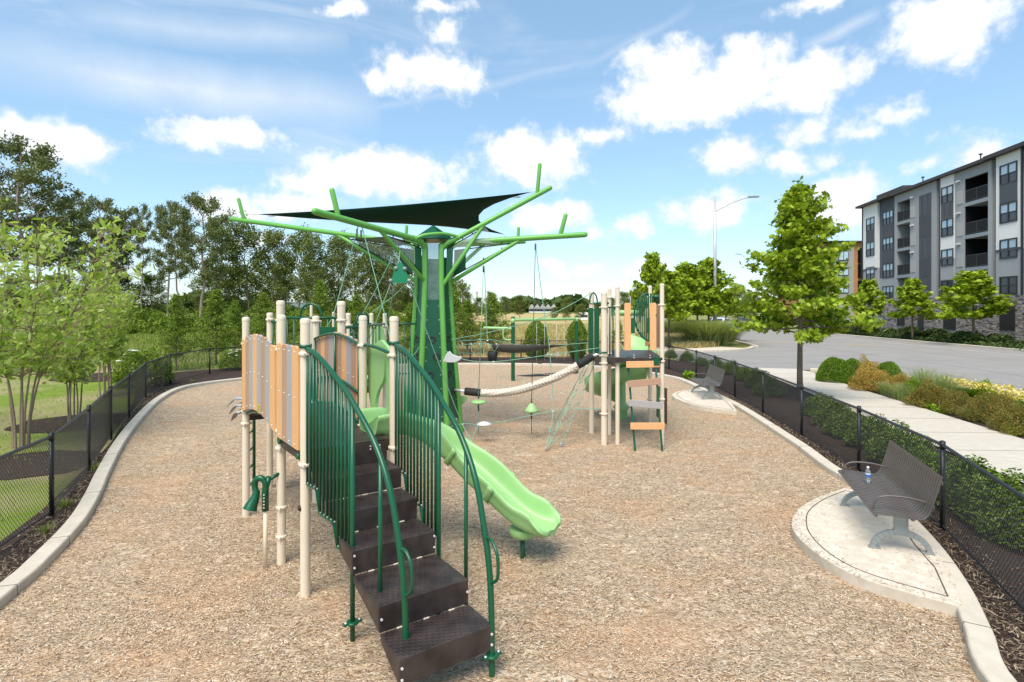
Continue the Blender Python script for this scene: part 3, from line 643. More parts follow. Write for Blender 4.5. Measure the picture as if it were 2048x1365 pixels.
# arched bridge deck
m_ = MB(); rows = []
for i in range(15):
    u = i/14; t = DT+.01+(BT-DT-.02)*u; z = DZ-.012+.13*math.sin(math.pi*u)
    rows.append([W(.05, t, z), W(SW-.05, t, z), W(SW-.05, t, z-.05), W(.05, t, z-.05)])
m_.grid(rows, smooth=False, closed=True); obj('bridge_deck', m_, M_tread, tower)
m_ = MB()
for s in (.02, SW-.02): m_.tube([W(s, DT+(BT-DT)*i/14, DZ-.03+.14*math.sin(math.pi*i/14)) for i in range(15)], .028, 8)
obj('bridge_rail', m_, M_dgreen, tower)
# board panels
def boards(t0, t1, s, n, seq, z0, z1, arch, face, label=None, holes=True):
    m_ = MB(); bolts = MB(); w_ = (t1-t0)/n
    for i in range(n):
        a = t0+w_*i+.003; b = t0+w_*(i+1)-.003; m_.m = seq[i % len(seq)]
        za = arch*math.sin(math.pi*((a+b)/2-t0)/(t1-t0)); th = .03*face; c = w_*.2
        slope = arch*math.pi*math.cos(math.pi*((a+b)/2-t0)/(t1-t0))/(t1-t0)*w_/2
        poly = [W(s, a, z0+za-slope), W(s, b, z0+za+slope), W(s, b, z1+za-.016), W(s, b-c, z1+za), W(s, a+c, z1+za), W(s, a, z1+za-.016)]
        m_.prism(poly, A_*th)
        for z in (z0+za+.045, (z0+z1)/2+za, z1+za-.06):
            p = W(s+th*(0 if face < 0 else 1), (a+b)/2, z); q = p+A_*(.008*face)
            p0 = W(s-.0 if face > 0 else s, (a+b)/2, z)
            for sgn in (-1, 1):
                e = W(s+(th if sgn == face else 0), (a+b)/2, z)
                bolts.tube([e, e+A_*sgn*.006], [.011, .007], 8)
    o = obj('board_panel', m_, [M_or, M_br, M_gr], tower, bevel=.004, label=label); obj('bolts', bolts, M_steel, o); return o
boards(.055, DT-.05, -.03, 4, [0, 2, 1, 0], DZ-.0, 2.43, 0, -1)
boards(DT+.06, BT-.05, -.03, 8, [0, 2, 1, 2, 0, 2, 1, 0], DZ+.02, 2.37, .12, -1)
boards(DT+.06, BT-.05, SW+.0, 10, [0, 1, 2, 0, 1, 0, 2, 1, 0, 1], DZ+.02, 2.37, .12, 1)
# warning sticker on the long panel
sk = MB(); c0 = W(-.0645, 1.62, 1.60)
sk.box(c0, (.003, .10, .10), rz=ang); so = obj('sticker', sk, M_yellow, tower, label='small yellow warning sticker low on the curved board panel')
sk = MB()
for k in range(4): sk.box(c0+Vector((0, 0, .034-.022*k))-A_*.002, (.002, .075-.02*(k % 2), .009), rz=ang)
obj('printing', sk, M_black, so)
# dark green frame in front of the far board panel, seen from the stairs
m_ = MB()
top = [W(SW-.03, DT+.05+(BT-DT-.1)*i/16, 2.37+.10*math.sin(math.pi*i/16)) for i in range(17)]
mid = [p-Vector((0, 0, .58)) for p in top]; low = [p-Vector((0, 0, .93)) for p in top]
for q in (top, mid, low): m_.tube(q, .017, 8)
for i in (0, 8, 16): m_.tube([top[i], low[i]], .017, 8)
obj('panel_frame', m_, M_dgreen, tower)
# brown edge beam below the four boards and hanger
m_ = MB(); m_.bar(W(.0, .05, DZ-.06), W(0, DT-.05, DZ-.06), .04, .11); obj('edge_beam', m_, M_tread, tower)
m_ = MB(); m_.tube([W(-.035, DT-.10, DZ-.03), W(-.06, DT-.10, DZ-.03)], .045, 14); m_.tube([W(-.035, .08, DZ-.06), W(-.06, .08, DZ-.06)], .03, 14); obj('bracket', m_, M_dgreen, tower)
# rail between P5 and P4 above the slide mouth
m_ = MB()
m_.tube(spline([W(SW, DT-.05, 2.37), W(SW+.01, DT*.6, 2.36), W(SW+.02, .12, 2.31)], 6), .02, 8)
obj('slide_mouth_rail', m_, M_dgreen, tower)
# stairs
L0 = O_+Vector((.0, .0, 0)); R0 = W(SW, 0)
top_mid = (L0+R0)/2
sd = Vector((.567, -.823, 0)).normalized(); sc = Vector((-sd.y, sd.x, 0))    # down the stairs, towards the right-hand side
STW = .76
fr = [(2.09, .395), (1.72, .598), (1.13, .801), (.75, .995), (.38, 1.20)]    # distance of each tread front, tread height
backs = [1.72, 1.13, .75, .38, -.02]
def S(d, x, z): return top_mid+sd*d+sc*x+Vector((0, 0, z))
for (d, z), bk in zip(fr, backs):
    m_ = MB(); th = .198 if d < 2 else .19
    m_.prism([S(d, -STW/2, z), S(d, STW/2, z), S(bk+.002, STW/2, z), S(bk+.002, -STW/2, z)][::-1], (0, 0, -.012))
    m_.prism([S(d, -STW/2, z-.001), S(d, STW/2, z-.001), S(d-.012, STW/2, z-.001), S(d-.012, -STW/2, z-.001)][::-1], (0, 0, -th))
    for sx_ in (-1, 1):
        a = sx_*STW/2; b = sx_*(STW/2-.012)
        m_.prism([S(d-.012, a, z-.012), S(bk+.025, a, z-.012), S(bk+.025, a, z-.05 if d > 1.6 else z-.12), S(d-.012, a, z-th)], sc*(b-a))
    o = obj('step', m_, M_tread, tower, bevel=.006)
    for x in (-.22, 0, .22): bm_ = MB(); bm_.box(S(bk+.008, x, z+.004), (.05, .01, .012), rz=math.atan2(sc.y, sc.x)); obj('step_bracket', bm_, M_tan, o, bevel=.004)
# riser below the deck edge
m_ = MB(); m_.prism([S(.05, -.42, DZ-.005), S(.05, .36, DZ-.005), S(.036, .36, DZ-.005), S(.036, -.42, DZ-.005)], (0, 0, -.2)); obj('riser', m_, M_tread, tower)
m_ = MB()
for x in (.18, .28):
    for z in (1.375, 1.345): m_.tube([S(.05, x, z), S(.058, x, z)], .009, 8)
obj('bolts', m_, M_steel, tower)
RP = [(0, 2.42), (.30, 2.37), (.6, 2.27), (.95, 2.13), (1.2, 2.0), (1.6, 1.75), (1.87, 1.46), (2.02, 1.13), (2.12, .79), (2.155, .4), (2.16, -.08)]
def rail_side(Q, F, x_in):
    F = Vector(F); d = (F-Q); d.z = 0; ln = d.length; u = d/ln
    pts = spline([Q+u*(s/2.16*ln)+Vector((0, 0, z)) for s, z in RP], 5)
    zat = lambda s: float(np.interp(s, [q[0] for q in RP[:9]], [q[1] for q in RP[:9]]))
    at = lambda s, z: Q+u*(s/2.16*ln)+Vector((0, 0, z))
    m_ = MB(); m_.tube(pts, .024, 14); m_.tube([Q+Vector((0, 0, 2.44))+A_*-.06, Q+Vector((0, 0, 2.44))+A_*.06], .018, 10)
    m_.lathe([(.05, 2.415), (.062, 2.42), (.062, 2.445), (.05, 2.45)], (Q.x, Q.y, 0), 18)
    h = obj('handrail', m_, M_dgreen, tower)
    lp = MB(); s0, s1 = 2.10, 2.15
    lp.tube(spline([at(2.06, 1.02), at(2.15, 1.03), at(2.235, .96), at(2.255, .85), at(2.235, .76), at(2.14, .70)], 5), .013, 10); obj('grip_loop', lp, M_dgreen, h)
    # intermediate upright reaching the ground at the third tread, one shorter at the second
    for s, zb, rr in ((1.17, -.08, .021), (1.72, .36, .017)):
        q = MB(); q.tube([at(s, zb), at(s, zat(s)-.01)], rr, 12); obj('upright', q, M_dgreen, tower)
    for s in (1.17, 2.16):
        q = MB(); p = at(s, .155); q.lathe([(.0, -.012), (.05, -.012), (.055, 0), (.05, .012), (0, .014)], p, 16)
        q.box(p, (.16, .04, .018), rz=ang); obj('foot_flange', q, M_dgreen, tower, bevel=.004)
        q = MB()
        for sg in (-1, 1): q.lathe([(.01, .008), (.01, .016), (0, .018)], p+A_*sg*.06, 8)
        obj('bolts', q, M_steel, tower)
    nb = 13; bs = MB(); dots = MB()
    treads = [(.38, 1.2), (.75, .995), (1.13, .801), (1.6, .62)]
    bl = []
    for i in range(nb):
        s = .055+(1.10-.055)*i/(nb-1)
        zb = next(z for e, z in treads if s <= e+.01)-.10 if s > .36 else 1.10
        b = MB(); b.tube([at(s, zb), at(s, zat(s)-.01)], .0125, 8); obj('baluster', b, M_dgreen, tower); bl.append((s, zb))
        dots.tube([at(s, zb+.01)-sc*x_in*.0, at(s, zb+.01)-sd*-.014], .008, 6)
    lowr = MB()
    for (s0, z0), (s1, z1) in zip(bl[:-1], bl[1:]): lowr.bar(at(s0, z0), at(s1, z1), .03, .012)
    obj('bottom_bar', lowr, M_dgreen, tower)
    obj('bolts', dots, M_steel, tower)
rail_side(P3, P(812, 1385)+Vector((0, 0, 0)), 1)
rail_side(P4, P(984, 1352), -1)
m_ = MB()
for d, z in ((2.095, .33), (2.095, .25), (1.725, .5), (1.135, .76), (1.135, .66)):
    for x in (-.365, .365): m_.tube([S(d, x, z), S(d+.008, x, z)], .01, 8)
obj('bolts', m_, M_steel, tower)
# slide
C = spline([(-1.62, 6.38, 1.43), (-1.30, 6.62, 1.40), (-.98, 6.78, 1.23), (-.62, 6.76, .98), (-.26, 6.58, .72), (.06, 6.42, .48), (.27, 6.31, .40), (.46, 6.21, .385)], 12)
rows = []; nC = len(C)
for i, c in enumerate(C):
    d = C[min(i+1, nC-1)]-C[max(i-1, 0)]; d.normalize(); sd_ = Vector((d.y, -d.x, 0)).normalized(); up = sd_.cross(d)
    if up.z < 0: up = -up
    u = i/(nC-1); hw = .215; fl = max(0, (u-.86)/.14)      # walls die away and flare at the lip
    wh = .20*(1-fl**1.3*.92)+.012*math.sin(u*26); hw += .02*fl; hw *= math.sqrt(max(.15, 1-max(0, (u-.93)/.07)**2*.75)); dp = .055
    q = [(-hw+.03, 0), (-hw+.005, .05), (-hw-.01, wh-.02), (-hw-.035, wh+.01), (-hw-.062, wh-.01), (-hw-.06, wh-.05), (-hw-.025, wh*.45), (-hw-.018, 0), (-hw+.07, -dp), (hw-.07, -dp), (hw+.018, 0), (hw+.025, wh*.45),
         (hw+.06, wh-.05), (hw+.062, wh-.01), (hw+.035, wh+.01), (hw+.01, wh-.02), (hw-.005, .05), (hw-.03, 0), (hw*.5, -.012), (0, -.016), (-hw*.5, -.012)]
    rows.append([c+sd_*a+up*b for a, b in q])
m_ = MB(); m_.grid(rows, closed=True)
for r, fl in ((rows[0], 0), (rows[-1], 1)):
    c = sum((Vector(p) for p in r), Vector())/len(r); k = len(r)
    m_.add(list(r)+[c], [((j+1) % k, j, k) if fl == 0 else (j, (j+1) % k, k) for j in range(k)])
sl_ = obj('slide', m_, M_slide, tower)
sbm = sl_.modifiers.new('smooth', 'SUBSURF'); sbm.levels = 1; sbm.render_levels = 1
for i in (33, 50):   # joint collars between slide sections
    rib = MB(); rr = []
    for j in range(i-1, i+2):
        c = C[j]; rr.append([c+(p-c)*1.03-Vector((0, 0, .004)) for p in map(Vector, rows[j][4:14])])
    rib.grid(rr); oo = obj('section_joint', rib, M_slide, sl_); sm = oo.modifiers.new('th', 'SOLIDIFY'); sm.thickness = .01
m_ = MB(); c = Vector((.12, 6.39, 0)); m_.lathe([(.0, .225), (.08, .23), (.125, .25), (.15, .285), (.155, .33), (.14, .352), (0, .353)], c, 28); obj('slide_hub', m_, M_slide, sl_)
m_ = MB(); m_.tube([c+Vector((0, 0, -.08)), c+Vector((0, 0, .24))], .028, 12); obj('slide_leg', m_, M_dgreen, sl_)
# slide hood: arch with shaped opening, standing on the deck edge
hd = MB(); W2 = lambda t, z: W(SW+.09, t, z)
outer = [W2(*q) for q in [(.84, 1.58), (.90, 1.75), (.93, 1.93), (.935, 2.12), (.92, 2.29), (.80, 2.345), (.68, 2.40), (.575, 2.435), (.47, 2.40), (.37, 2.35), (.30, 2.27), (.27, 2.0), (.25, 1.35)]]
inner = [W2(*q) for q in [(.72, 1.58), (.705, 1.72), (.62, 1.86), (.50, 1.96), (.46, 2.06), (.45, 2.16), (.46, 2.25), (.47, 2.30), (.455, 2.30), (.43, 2.26), (.41, 2.2), (.40, 2.0), (.39, 1.35)]]
outer = spline(outer, 4); inner = spline(inner, 4)
for i in range(len(outer)-1): hd.prism([outer[i], outer[i+1], inner[i+1], inner[i]], A_*.04)
obj('slide_hood', hd, M_slide, tower)
# barriers on the far decks
def barrier(a, b, z0, z1, n, loop=False, posts=True):
    m_ = MB(); d = b-a
    m_.tube([a+Vector((0, 0, z1)), b+Vector((0, 0, z1))], .02, 8); m_.tube([a+Vector((0, 0, z0)), b+Vector((0, 0, z0))], .016, 8)
    for i in range(1, n): p = a+d*(i/n); m_.tube([p+Vector((0, 0, z0)), p+Vector((0, 0, z1))], .011, 6)
    if loop:
        c = a+d*.5; u = d.normalized(); r = .165
        m_.tube([c+u*r+Vector((0, 0, z1-.02))]+[c+u*(r*math.cos(math.pi*i/12))+Vector((0, 0, z1+.05+r*math.sin(math.pi*i/12))) for i in range(13)]+[c-u*r+Vector((0, 0, z1-.02))], .017, 8)
    o = obj('barrier', m_, M_dgreen, tower); return o
barrier(P7, P8, 1.5, 2.66, 9, True); barrier(P9, P7+Vector((-.02, 0, 0)), 1.5, 2.6, 3); barrier(P8, P12, 1.5, 2.5, 12, True)
barrier(P10, P11, 1.5, 2.5, 5, True); barrier(Vector((-2.55, 11.4, 0)), Vector((-1.9, 11.4, 0)), 1.5, 2.5, 5)
m_ = MB(); m_.prism([Vector((-3.10, 8.74, 1.45)), Vector((-2.72, 8.74, 1.45)), Vector((-2.72, 8.74, 2.52)), Vector((-3.0, 8.74, 2.52)), Vector((-3.06, 8.74, 2.2))], (0, .03, 0)); obj('wall_panel', m_, M_dgreen, tower)
m_ = MB(); bs_ = Vector((-2.70, 11.0, 1.5)); m_.prism([bs_, bs_+Vector((.26, 0, 0)), bs_+Vector((.27, 0, .6)), bs_+Vector((.2, 0, .92)), bs_+Vector((.13, 0, 1.0)), bs_+Vector((.04, 0, .9))], (0, .05, 0)); obj('climbing_fin', m_, M_slide, tower)
# ladder on the left of the second deck
m_ = MB(); a, b = Vector((-3.74, 7.93, 0)), Vector((-3.79, 8.36, 0))
m_.tube([a, a+Vector((0, 0, 1.88))], .022, 10); m_.tube([b, b+Vector((0, 0, 1.3)), b+Vector((.12, 0, 1.38))], .022, 10)
for z in (.25, .5, .75, 1.0): m_.tube([a+Vector((0, 0, z)), b+Vector((0, 0, z+.03))], .013, 8)
m_.tube([a+Vector((0, 0, 1.3)), b+Vector((0, 0, 1.33))], .02, 8)
obj('ladder', m_, M_dgreen, tower)
for k in range(3):
    m_ = MB(); z = 1.50-.09*k; x0 = -3.86; rows = []
    for i in range(9):
        u = i/8; x = x0-.02-.26*u+(.05*k)*u; zz = z-.12*u*u+.03*math.sin(u*3); w_ = .11*(1-.75*u*u)
        rows.append([Vector((x, 8.3-w_-.05*k, zz)), Vector((x, 8.3+w_, zz+.02)), Vector((x, 8.3+w_, zz)), Vector((x, 8.3-w_-.05*k, zz-.02))])
    m_.grid(rows, closed=True); obj('climber_step', m_, M_greyplast, tower)
# talk tube on its own thin pole, bolted to the structure
tt = MB(); base = Vector((-2.665, 6.15, 0))
tt.tube([base+Vector((0, 0, .62)), base+Vector((0, 0, .86)), base+Vector((.03, .03, .98))], [.036, .036, .03], 14)
tt.tube(spline([base+Vector((0, 0, .83)), base+Vector((.0, 0, .92)), base+Vector((-.05, 0, .97)), base+Vector((-.105, 0, .945)), base+Vector((-.115, 0, .88)), base+Vector((-.095, -.01, .82))], 6), .033, 14)
tt.tube([base+Vector((-.09, -.01, .84)), base+Vector((-.10, -.02, .77)), base+Vector((-.13, -.05, .69)), base+Vector((-.14, -.06, .65))], [.034, .044, .064, .074], 16, caps=False)
tt.tube([base+Vector((.0, 0, .93)), base+Vector((.12, .08, 1.0))], .02, 10)
obj('talk_tube', tt, M_dgreen, tower)
m_ = MB()
for i in range(5): m_.tube([base+Vector((.0, -.035, .66+.035*i)), base+Vector((.0, -.041, .66+.035*i))], .008, 6)
obj('bolts', m_, M_steel, tower)
m_ = MB(); m_.tube([base+Vector((0, 0, -.05)), base+Vector((0, 0, .66))], .022, 12); obj('tube_pole', m_, M_tan, tower)
m_ = MB(); m_.tube([P3+Vector((-.045, -.02, .86)), P3+Vector((-.062, -.03, .86))], [.035, .02], 12); obj('cap_plug', m_, mat('rust_brown', (.06, .025, .012), .7), tower)
# ---------------------------------------------------------------- central rope tree
TC = Vector((-1.78, 12.85, 0))
tree_t = thing('climbing_tree', 'tall central climbing tower shaped like a tree with bright green arms and holed dark panels', 'climbing tower', TC)
NP = 6; angs = [math.radians(a) for a in (-52.5, -112.5, -172.5, 127.5, 67.5, 7.5)]
TH = 4.36
def rad(z): return .36+.27*(1-min(z, 3.4)/3.4)**1.15
def tp(a, z, dr=0): return TC+Vector((math.cos(a)*(rad(z)+dr), math.sin(a)*(rad(z)+dr), z))
for a in angs:
    m_ = MB(); m_.tube([tp(a, z) for z in (-.1, .5, 1, 1.5, 2, 2.5, 3, 3.4, 4.0, 4.2)], .062, 14, round_end=True)
    obj('pole', m_, M_pgreen, tree_t)
M_pclear = mat('smoky_clear_panel', (.22, .34, .30), .25, alpha=.62, var=(.12, .22, .18), vscale=6)
for i in range(NP):
    a, b = angs[i], angs[(i+1) % NP]
    if i == NP-1: pass
    def q(u, z, dr=-.02):
        A, B = tp(a, z, dr), tp(b, z, dr); return A*(1-u)+B*u
    m_ = MB(); zs = [.35+.2*k for k in range(19)]
    top = 3.95 if i != 0 else 3.0
    zs = [z for z in zs if z <= top]+[top]
    m_.grid([[q(.1, z), q(.9, z)] for z in zs], smooth=False)
    po = obj('panel', m_, M_plastgreen, tree_t); so_ = po.modifiers.new('th', 'SOLIDIFY'); so_.thickness = .02
    bolts = MB(); hol = MB(); ncen = (q(.5, 1)-TC); ncen.z = 0; ncen.normalize()
    z = .45
    while z < top:
        for u in (.16, .84): e = q(u, z); bolts.tube([e+ncen*.0, e+ncen*.02], .015, 8)
        z += .30
    obj('bolts', bolts, M_steel, po)
    for z, u in ((.95, .4), (1.35, .62), (1.75, .35), (2.12, .55)):
        e = q(u, z); t1 = (q(.1, z)-q(.9, z)).normalized(); Rm = Matrix((t1, Vector((0, 0, 1)), t1.cross(Vector((0, 0, 1))))).transposed()
        h = MB(); h.lathe([(.045, -.03), (.05, .03), (.075, .034), (.085, .024), (.085, 0)], e, 18, R=Rm); h.lathe([(.048, -.01), (0, -.01)], e, 18, R=Rm); obj('hand_hole', h, M_rubber, po)
    if i == 0:
        m_ = MB(); m_.grid([[q(.1, z), q(.9, z)] for z in (3.0, 3.2, 3.6, TH-.12)], smooth=False); obj('clear_panel', m_, M_pclear, tree_t)
m_ = MB(); m_.lathe([(.52, TH-.02), (.02, TH+.32)], TC, 6); m_.lathe([(.52, TH-.03), (.0, TH-.03)], TC, 6); obj('cone_cap', m_, M_plastgreen, tree_t)
ARMS = {
 'A': (Vector((-3.42, 9.88, 4.49)), .062), 'B': (Vector((-6.90, 14.0, 5.01)), .055), 'C': (Vector((.86, 12.9, 5.54)), .056),
 'D': (Vector((1.60, 12.5, 4.43)), .062), 'E': (Vector((.35, 16.6, 4.75)), .055), 'F': (Vector((-3.2, 16.8, 4.9)), .055)}
arm_pts = {}
SPEC = {'A': (-112.5, .39, 3.41, .80), 'C': (-52.5, .28, 3.28, .86), 'D': (7.5, .47, 3.38, .80), 'B': (-172.5, .36, 3.4, .92), 'E': (67.5, .4, 3.4, .9), 'F': (127.5, .4, 3.4, .85)}
roots = {}
for k, (e, r) in ARMS.items():
    an, ts, zs_, tt_ = SPEC[k]; s = tp(math.radians(an), 4.18); u = (e-s); u.z = 0; u.normalize(); kz = 4.30 if k != 'C' else 4.36
    knee = s+u*.34; knee.z = kz; roots[k] = (s, u)
    m_ = MB(); m_.tube(spline([s-Vector((0, 0, .05)), s+u*.12+Vector((0, 0, .06)), knee], 4)[:-1]+[knee, e], r, 14, round_end=True); ao = obj('arm', m_, M_pgreen, tree_t)
    f = lambda t, knee=knee, e=e: knee+(e-knee)*t
    arm_pts[k] = f
    m_ = MB(); st = tp(math.radians(an), zs_); m_.tube([st, f(ts)-Vector((0, 0, .03))], .044, 12, round_end=True); obj('strut', m_, M_pgreen, tree_t)
    lean = {'A': Vector((-.12, 0, 0)), 'B': Vector((-.14, 0, 0)), 'C': Vector((.06, 0, 0)), 'D': Vector((.12, 0, 0))}.get(k, Vector((.02, 0, 0))); hgt = {'A': .50, 'B': .52, 'C': .68, 'D': .46, 'E': .4, 'F': .35}[k]
    m_ = MB(); p = f(tt_); m_.tube([p, p+lean+Vector((0, 0, hgt))], r*.78, 12, round_end=True); obj('stub', m_, M_pgreen, ao)
    for t_ in (.0,): c_ = MB(); c_.tube([f(.0)-u*.03, f(.02)], r*1.12, 14); obj('flange', c_, M_pgreen, ao)
a_, b_ = arm_pts['A'](.0), arm_pts['C'](.02); m_ = MB(); m_.tube(spline([a_, a_*.78+b_*.22+Vector((0, -.04, .07)), a_*.4+b_*.6+Vector((0, -.06, .09)), a_*.15+b_*.85+Vector((0, -.03, .05)), b_], 6), .036, 10); obj('top_ring', m_, M_pgreen, tree_t)
# see-through net panels between struts and arms
M_net = mat('grey_netting', (.62, .65, .65), .5, alpha=.30, var=(.5, .53, .52), vscale=60)
for k in 'ABCD':
    f = arm_pts[k]; s_, u = roots[k]; ts = SPEC[k][1]; zs_ = SPEC[k][2]
    a = s_+u*.12+Vector((0, 0, -.06)); b = f(ts-.05)-Vector((0, 0, .09)); c = s_*1.0; c = c+u*.10; c.z = zs_+.16
    nb_ = {'A': 'B', 'B': 'F', 'C': 'D', 'D': 'A'}[k]
    ab, cb = a*.80+b*.20, c*.80+b*.20; m_ = MB(); m_.add([ab, b, cb], [(0, 1, 2)]); no = obj('net_panel', m_, M_net, tree_t); m_ = MB(); m_.add([a, ab, cb, c], [(0, 1, 2, 3)]); obj('dark_panel', m_, M_plastgreen, tree_t)
    m_ = MB(); m_.tube([a, b], .012, 6); m_.tube([b, c], .012, 6)
    for t in (.2, .5, .8):
        for p, q2 in ((a, b), (b, c)): m_.tube([p*(1-t)+q2*t, p*(1-t)+q2*t+Vector((0, 0, .05))], .013, 6)
    obj('net_edge', m_, M_black, no)
# dark roof panel between neighbouring arms
for k1, k2 in (('A', 'B'), ('C', 'D')):
    f1, f2 = arm_pts[k1], arm_pts[k2]; a, b = f1(.02), f2(.02); c, d_ = f1(.30), f2(.30)
    m_ = MB(); dz = Vector((0, 0, -.09)); m_.add([a+dz, b+dz, d_+dz, c+dz], [(0, 1, 2, 3)]); obj('dark_panel', m_, M_net if k1 == 'C' else M_plastgreen, tree_t)
# shade sail
def curve_edge(a, b, sag, n=14): 
    return [a*(1-i/n)+b*(i/n)+sag*(4*(i/n)*(1-i/n)) for i in range(n+1)]
S1 = arm_pts['B'](.92)+Vector((.32, -.02, .15)); S2 = arm_pts['C'](.86)+Vector((-.14, 0, .06)); S3 = Vector((-.22, 15.6, 4.84))
cen = (S1+S2+S3)/3
e12 = curve_edge(S1, S2, (cen-(S1+S2)/2)*.10+Vector((0, 0, -.02))); e23 = curve_edge(S2, S3, (cen-(S2+S3)/2)*.32); e13 = curve_edge(S1, S3, (cen-(S1+S3)/2)*.28)
sm = MB(); n = 14; rows = []
for i in range(n+1):
    a, b = e12[i], e13[i]
    # last row collapses on to the S2-S3 edge
    row = [a*(1-j/8)+b*(j/8) for j in range(9)]
    rows.append(row)
w0 = (cen-(S2+S3)/2)*.55
for i in range(n+1):
    k = (i/n)**2
    for j in range(9): rows[i][j] = rows[i][j]+w0*(k*4*(j/8)*(1-j/8))*.8-Vector((0, 0, .18*math.sin(math.pi*j/8)*math.sin(math.pi*i/n)))
sm.grid(rows)
M_sail = mat('dark_shade_cloth', (.006, .028, .018), .85, spec=.15, var=(.009, .036, .024), vscale=120)
so = obj('shade_sail', sm, M_sail); tag(so, 'dark green triangular shade sail stretched above the climbing tower', 'shade sail')
sd2 = so.modifiers.new('th', 'SOLIDIFY'); sd2.thickness = .006
for a, b in ((S1, arm_pts['B'](.93)+Vector((-.06, 0, .16))), (S2, arm_pts['C'](.86)+Vector((.03, .02, .12))), (S3, arm_pts['E'](.75))): h = MB(); h.tube([a, b], .012, 6); obj('cable', h, M_steel, so)
h = MB()
for c_, to in ((S1, cen), (S2, cen)): q_ = c_+(to-c_).normalized()*.35; h.box(q_-Vector((0, 0, .04)), (.14, .1, .01), rz=.3)
obj('corner_tag', h, mat('white_tag', (.6, .6, .55), .6), so)

# ---------------------------------------------------------------- ropes, nets and hanging holds
def rope(mb, pts, r=.009, n=6): mb.tube(spline(pts, 6) if len(pts) > 2 else pts, r, n)
def cat3(p, q, sag, k=10): return [p*(1-i/k)+q*(i/k)-Vector((0, 0, sag*4*(i/k)*(1-i/k))) for i in range(k+1)]
def clamp(mb, p, d=(0, 0, 1), l=.05, r=.018): d = Vector(d).normalized(); mb.tube([Vector(p)-d*l/2, Vector(p)+d*l/2], r, 8)
# two disc seats on ropes below the right-hand arms
def disc_rope(name_lab, topp, seatp, side, fall, disc_flat):
    t = thing('disc_swing', name_lab, 'disc swing', (seatp.x, seatp.y, 0), 'disc seats hanging on ropes from the climbing tower')
    m = MB(); rope(m, [topp, seatp+Vector((0, 0, .12))], .008); rope(m, [seatp-Vector((0, 0, .03)), Vector((seatp.x, seatp.y, .12))], .008)
    obj('rope', m, M_ropedark if disc_flat == 0 else M_rope, t)
    m = MB(); clamp(m, seatp+Vector((0, 0, .16)), l=.16, r=.017); clamp(m, seatp-Vector((0, 0, .12)), l=.14, r=.017); clamp(m, topp-Vector((0, 0, .08)), l=.14, r=.02); obj('rope_clamp', m, M_ropedark, t)
    m = MB()
    if disc_flat: m.lathe([(0, -.045), (.12, -.03), (.185, 0), (.14, .035), (.04, .05), (0, .05)], seatp, 24)
    else: m.lathe([(0, -.06), (.09, -.055), (.155, -.03), (.14, .0), (.07, .10), (.035, .14), (0, .14)], seatp, 24)
    obj('disc_seat', m, M_slide, t); return t
pD = arm_pts['D'](.62)-Vector((0, 0, .08)); pE = arm_pts['D'](.18)-Vector((0, 0, .28))
s1 = D(957, 805, 12.3); s2 = D(1063, 820, 12.2)
tD = D(1071, 487, 12.5); tE = D(967, 531, 12.4)
disc_rope('flat bright green disc seat on a rope, left of the two hanging discs', tE, s1, 0, 0, 1)
disc_rope('cone shaped bright green seat on a dark rope, right of the two hanging discs', tD, s2, 0, 0, 0)
net = thing('rope_net', 'long loose green rope net strung between the climbing tower and the far play structure', 'rope net', (0, 12.3, 0))
RTD = D(1190, 700, 12.3)
m = MB(); JN = MB()
T1 = D(905, 716, 12.55); 
rope(m, [tD, D(1085, 600, 12.4), D(1098, 690, 12.3), D(1102, 740, 12.2), D(1106, 823, 11.9), P(1092, 903)], .0085)
rope(m, [tE+Vector((.02, 0, 0)), D(973, 640, 12.45), D(975, 682, 12.4)], .0085)
rope(m, [D(887, 700, 12.45), D(930, 720, 12.4), D(985, 724, 12.4), D(1050, 717, 12.3), D(1102, 710, 12.3), D(1200, 696, 12.0)], .0085)
rope(m, [D(878, 862, 12.4), D(925, 848, 12.4), D(965, 851, 12.3), D(1010, 843, 12.2), D(1106, 823, 11.9), D(1203, 817, 11.7)], .0085)
rope(m, [D(902, 680, 12.6), D(1000, 660, 13.2), D(1100, 630, 12.8), D(1180, 588, 12.9)], .0085)
rope(m, [D(902, 684, 13.0), D(980, 680, 13.4), D(1035, 690, 13.5), D(1100, 691, 13.4), D(1180, 686, 12.9)], .0085)
rope(m, [D(903, 692, 13.0), D(975, 688, 13.4), D(1000, 700, 13.5)], .0085)
rope(m, [D(908, 705, 13.0), D(965, 708, 13.4), D(1000, 700, 13.5)], .007)
for i in range(5):
    x = 908+18*i; rope(m, [D(x, 690-i*.3, 13.1), D(x+10, 706, 13.1)], .006); rope(m, [D(x+18, 690-i*.3, 13.1), D(x+8, 706, 13.1)], .006)
rope(m, [D(760, 733, 12.5), D(820, 715, 12.4), D(838, 695, 12.4)], .0085)
rope(m, [P(895, 1000)*0+D(905, 800, 12.0), D(925, 850, 11.9), P(965, 925)], .0085)
rope(m, [D(955, 850, 12.2), P(940, 888)], .0085)
obj('ropes', m, M_rope, net)
for x, y, Yd in ((1102, 710, 12.3), (1106, 823, 11.9), (975, 682, 12.4), (925, 849, 11.9), (987, 724, 12.4)): JN.tube([D(x, y, Yd)-Vector((.02, 0, 0)), D(x, y, Yd)+Vector((.02, 0, 0))], .014, 8)
for i in range(12): p = D(990+11*i, 691+(i % 2), 13.42); JN.tube([p-Vector((0, 0, .02)), p+Vector((0, 0, .02))], .018, 6)
for i in range(6): p = D(908+17*i, 689, 13.1); JN.tube([p-Vector((0, 0, .02)), p+Vector((0, 0, .02))], .016, 6)
for x, y in ((1092, 903), (965, 925), (940, 888)): p = P(x, y); JN.tube([p+Vector((0, 0, -.02)), p+Vector((0, 0, .07))], .02, 8)
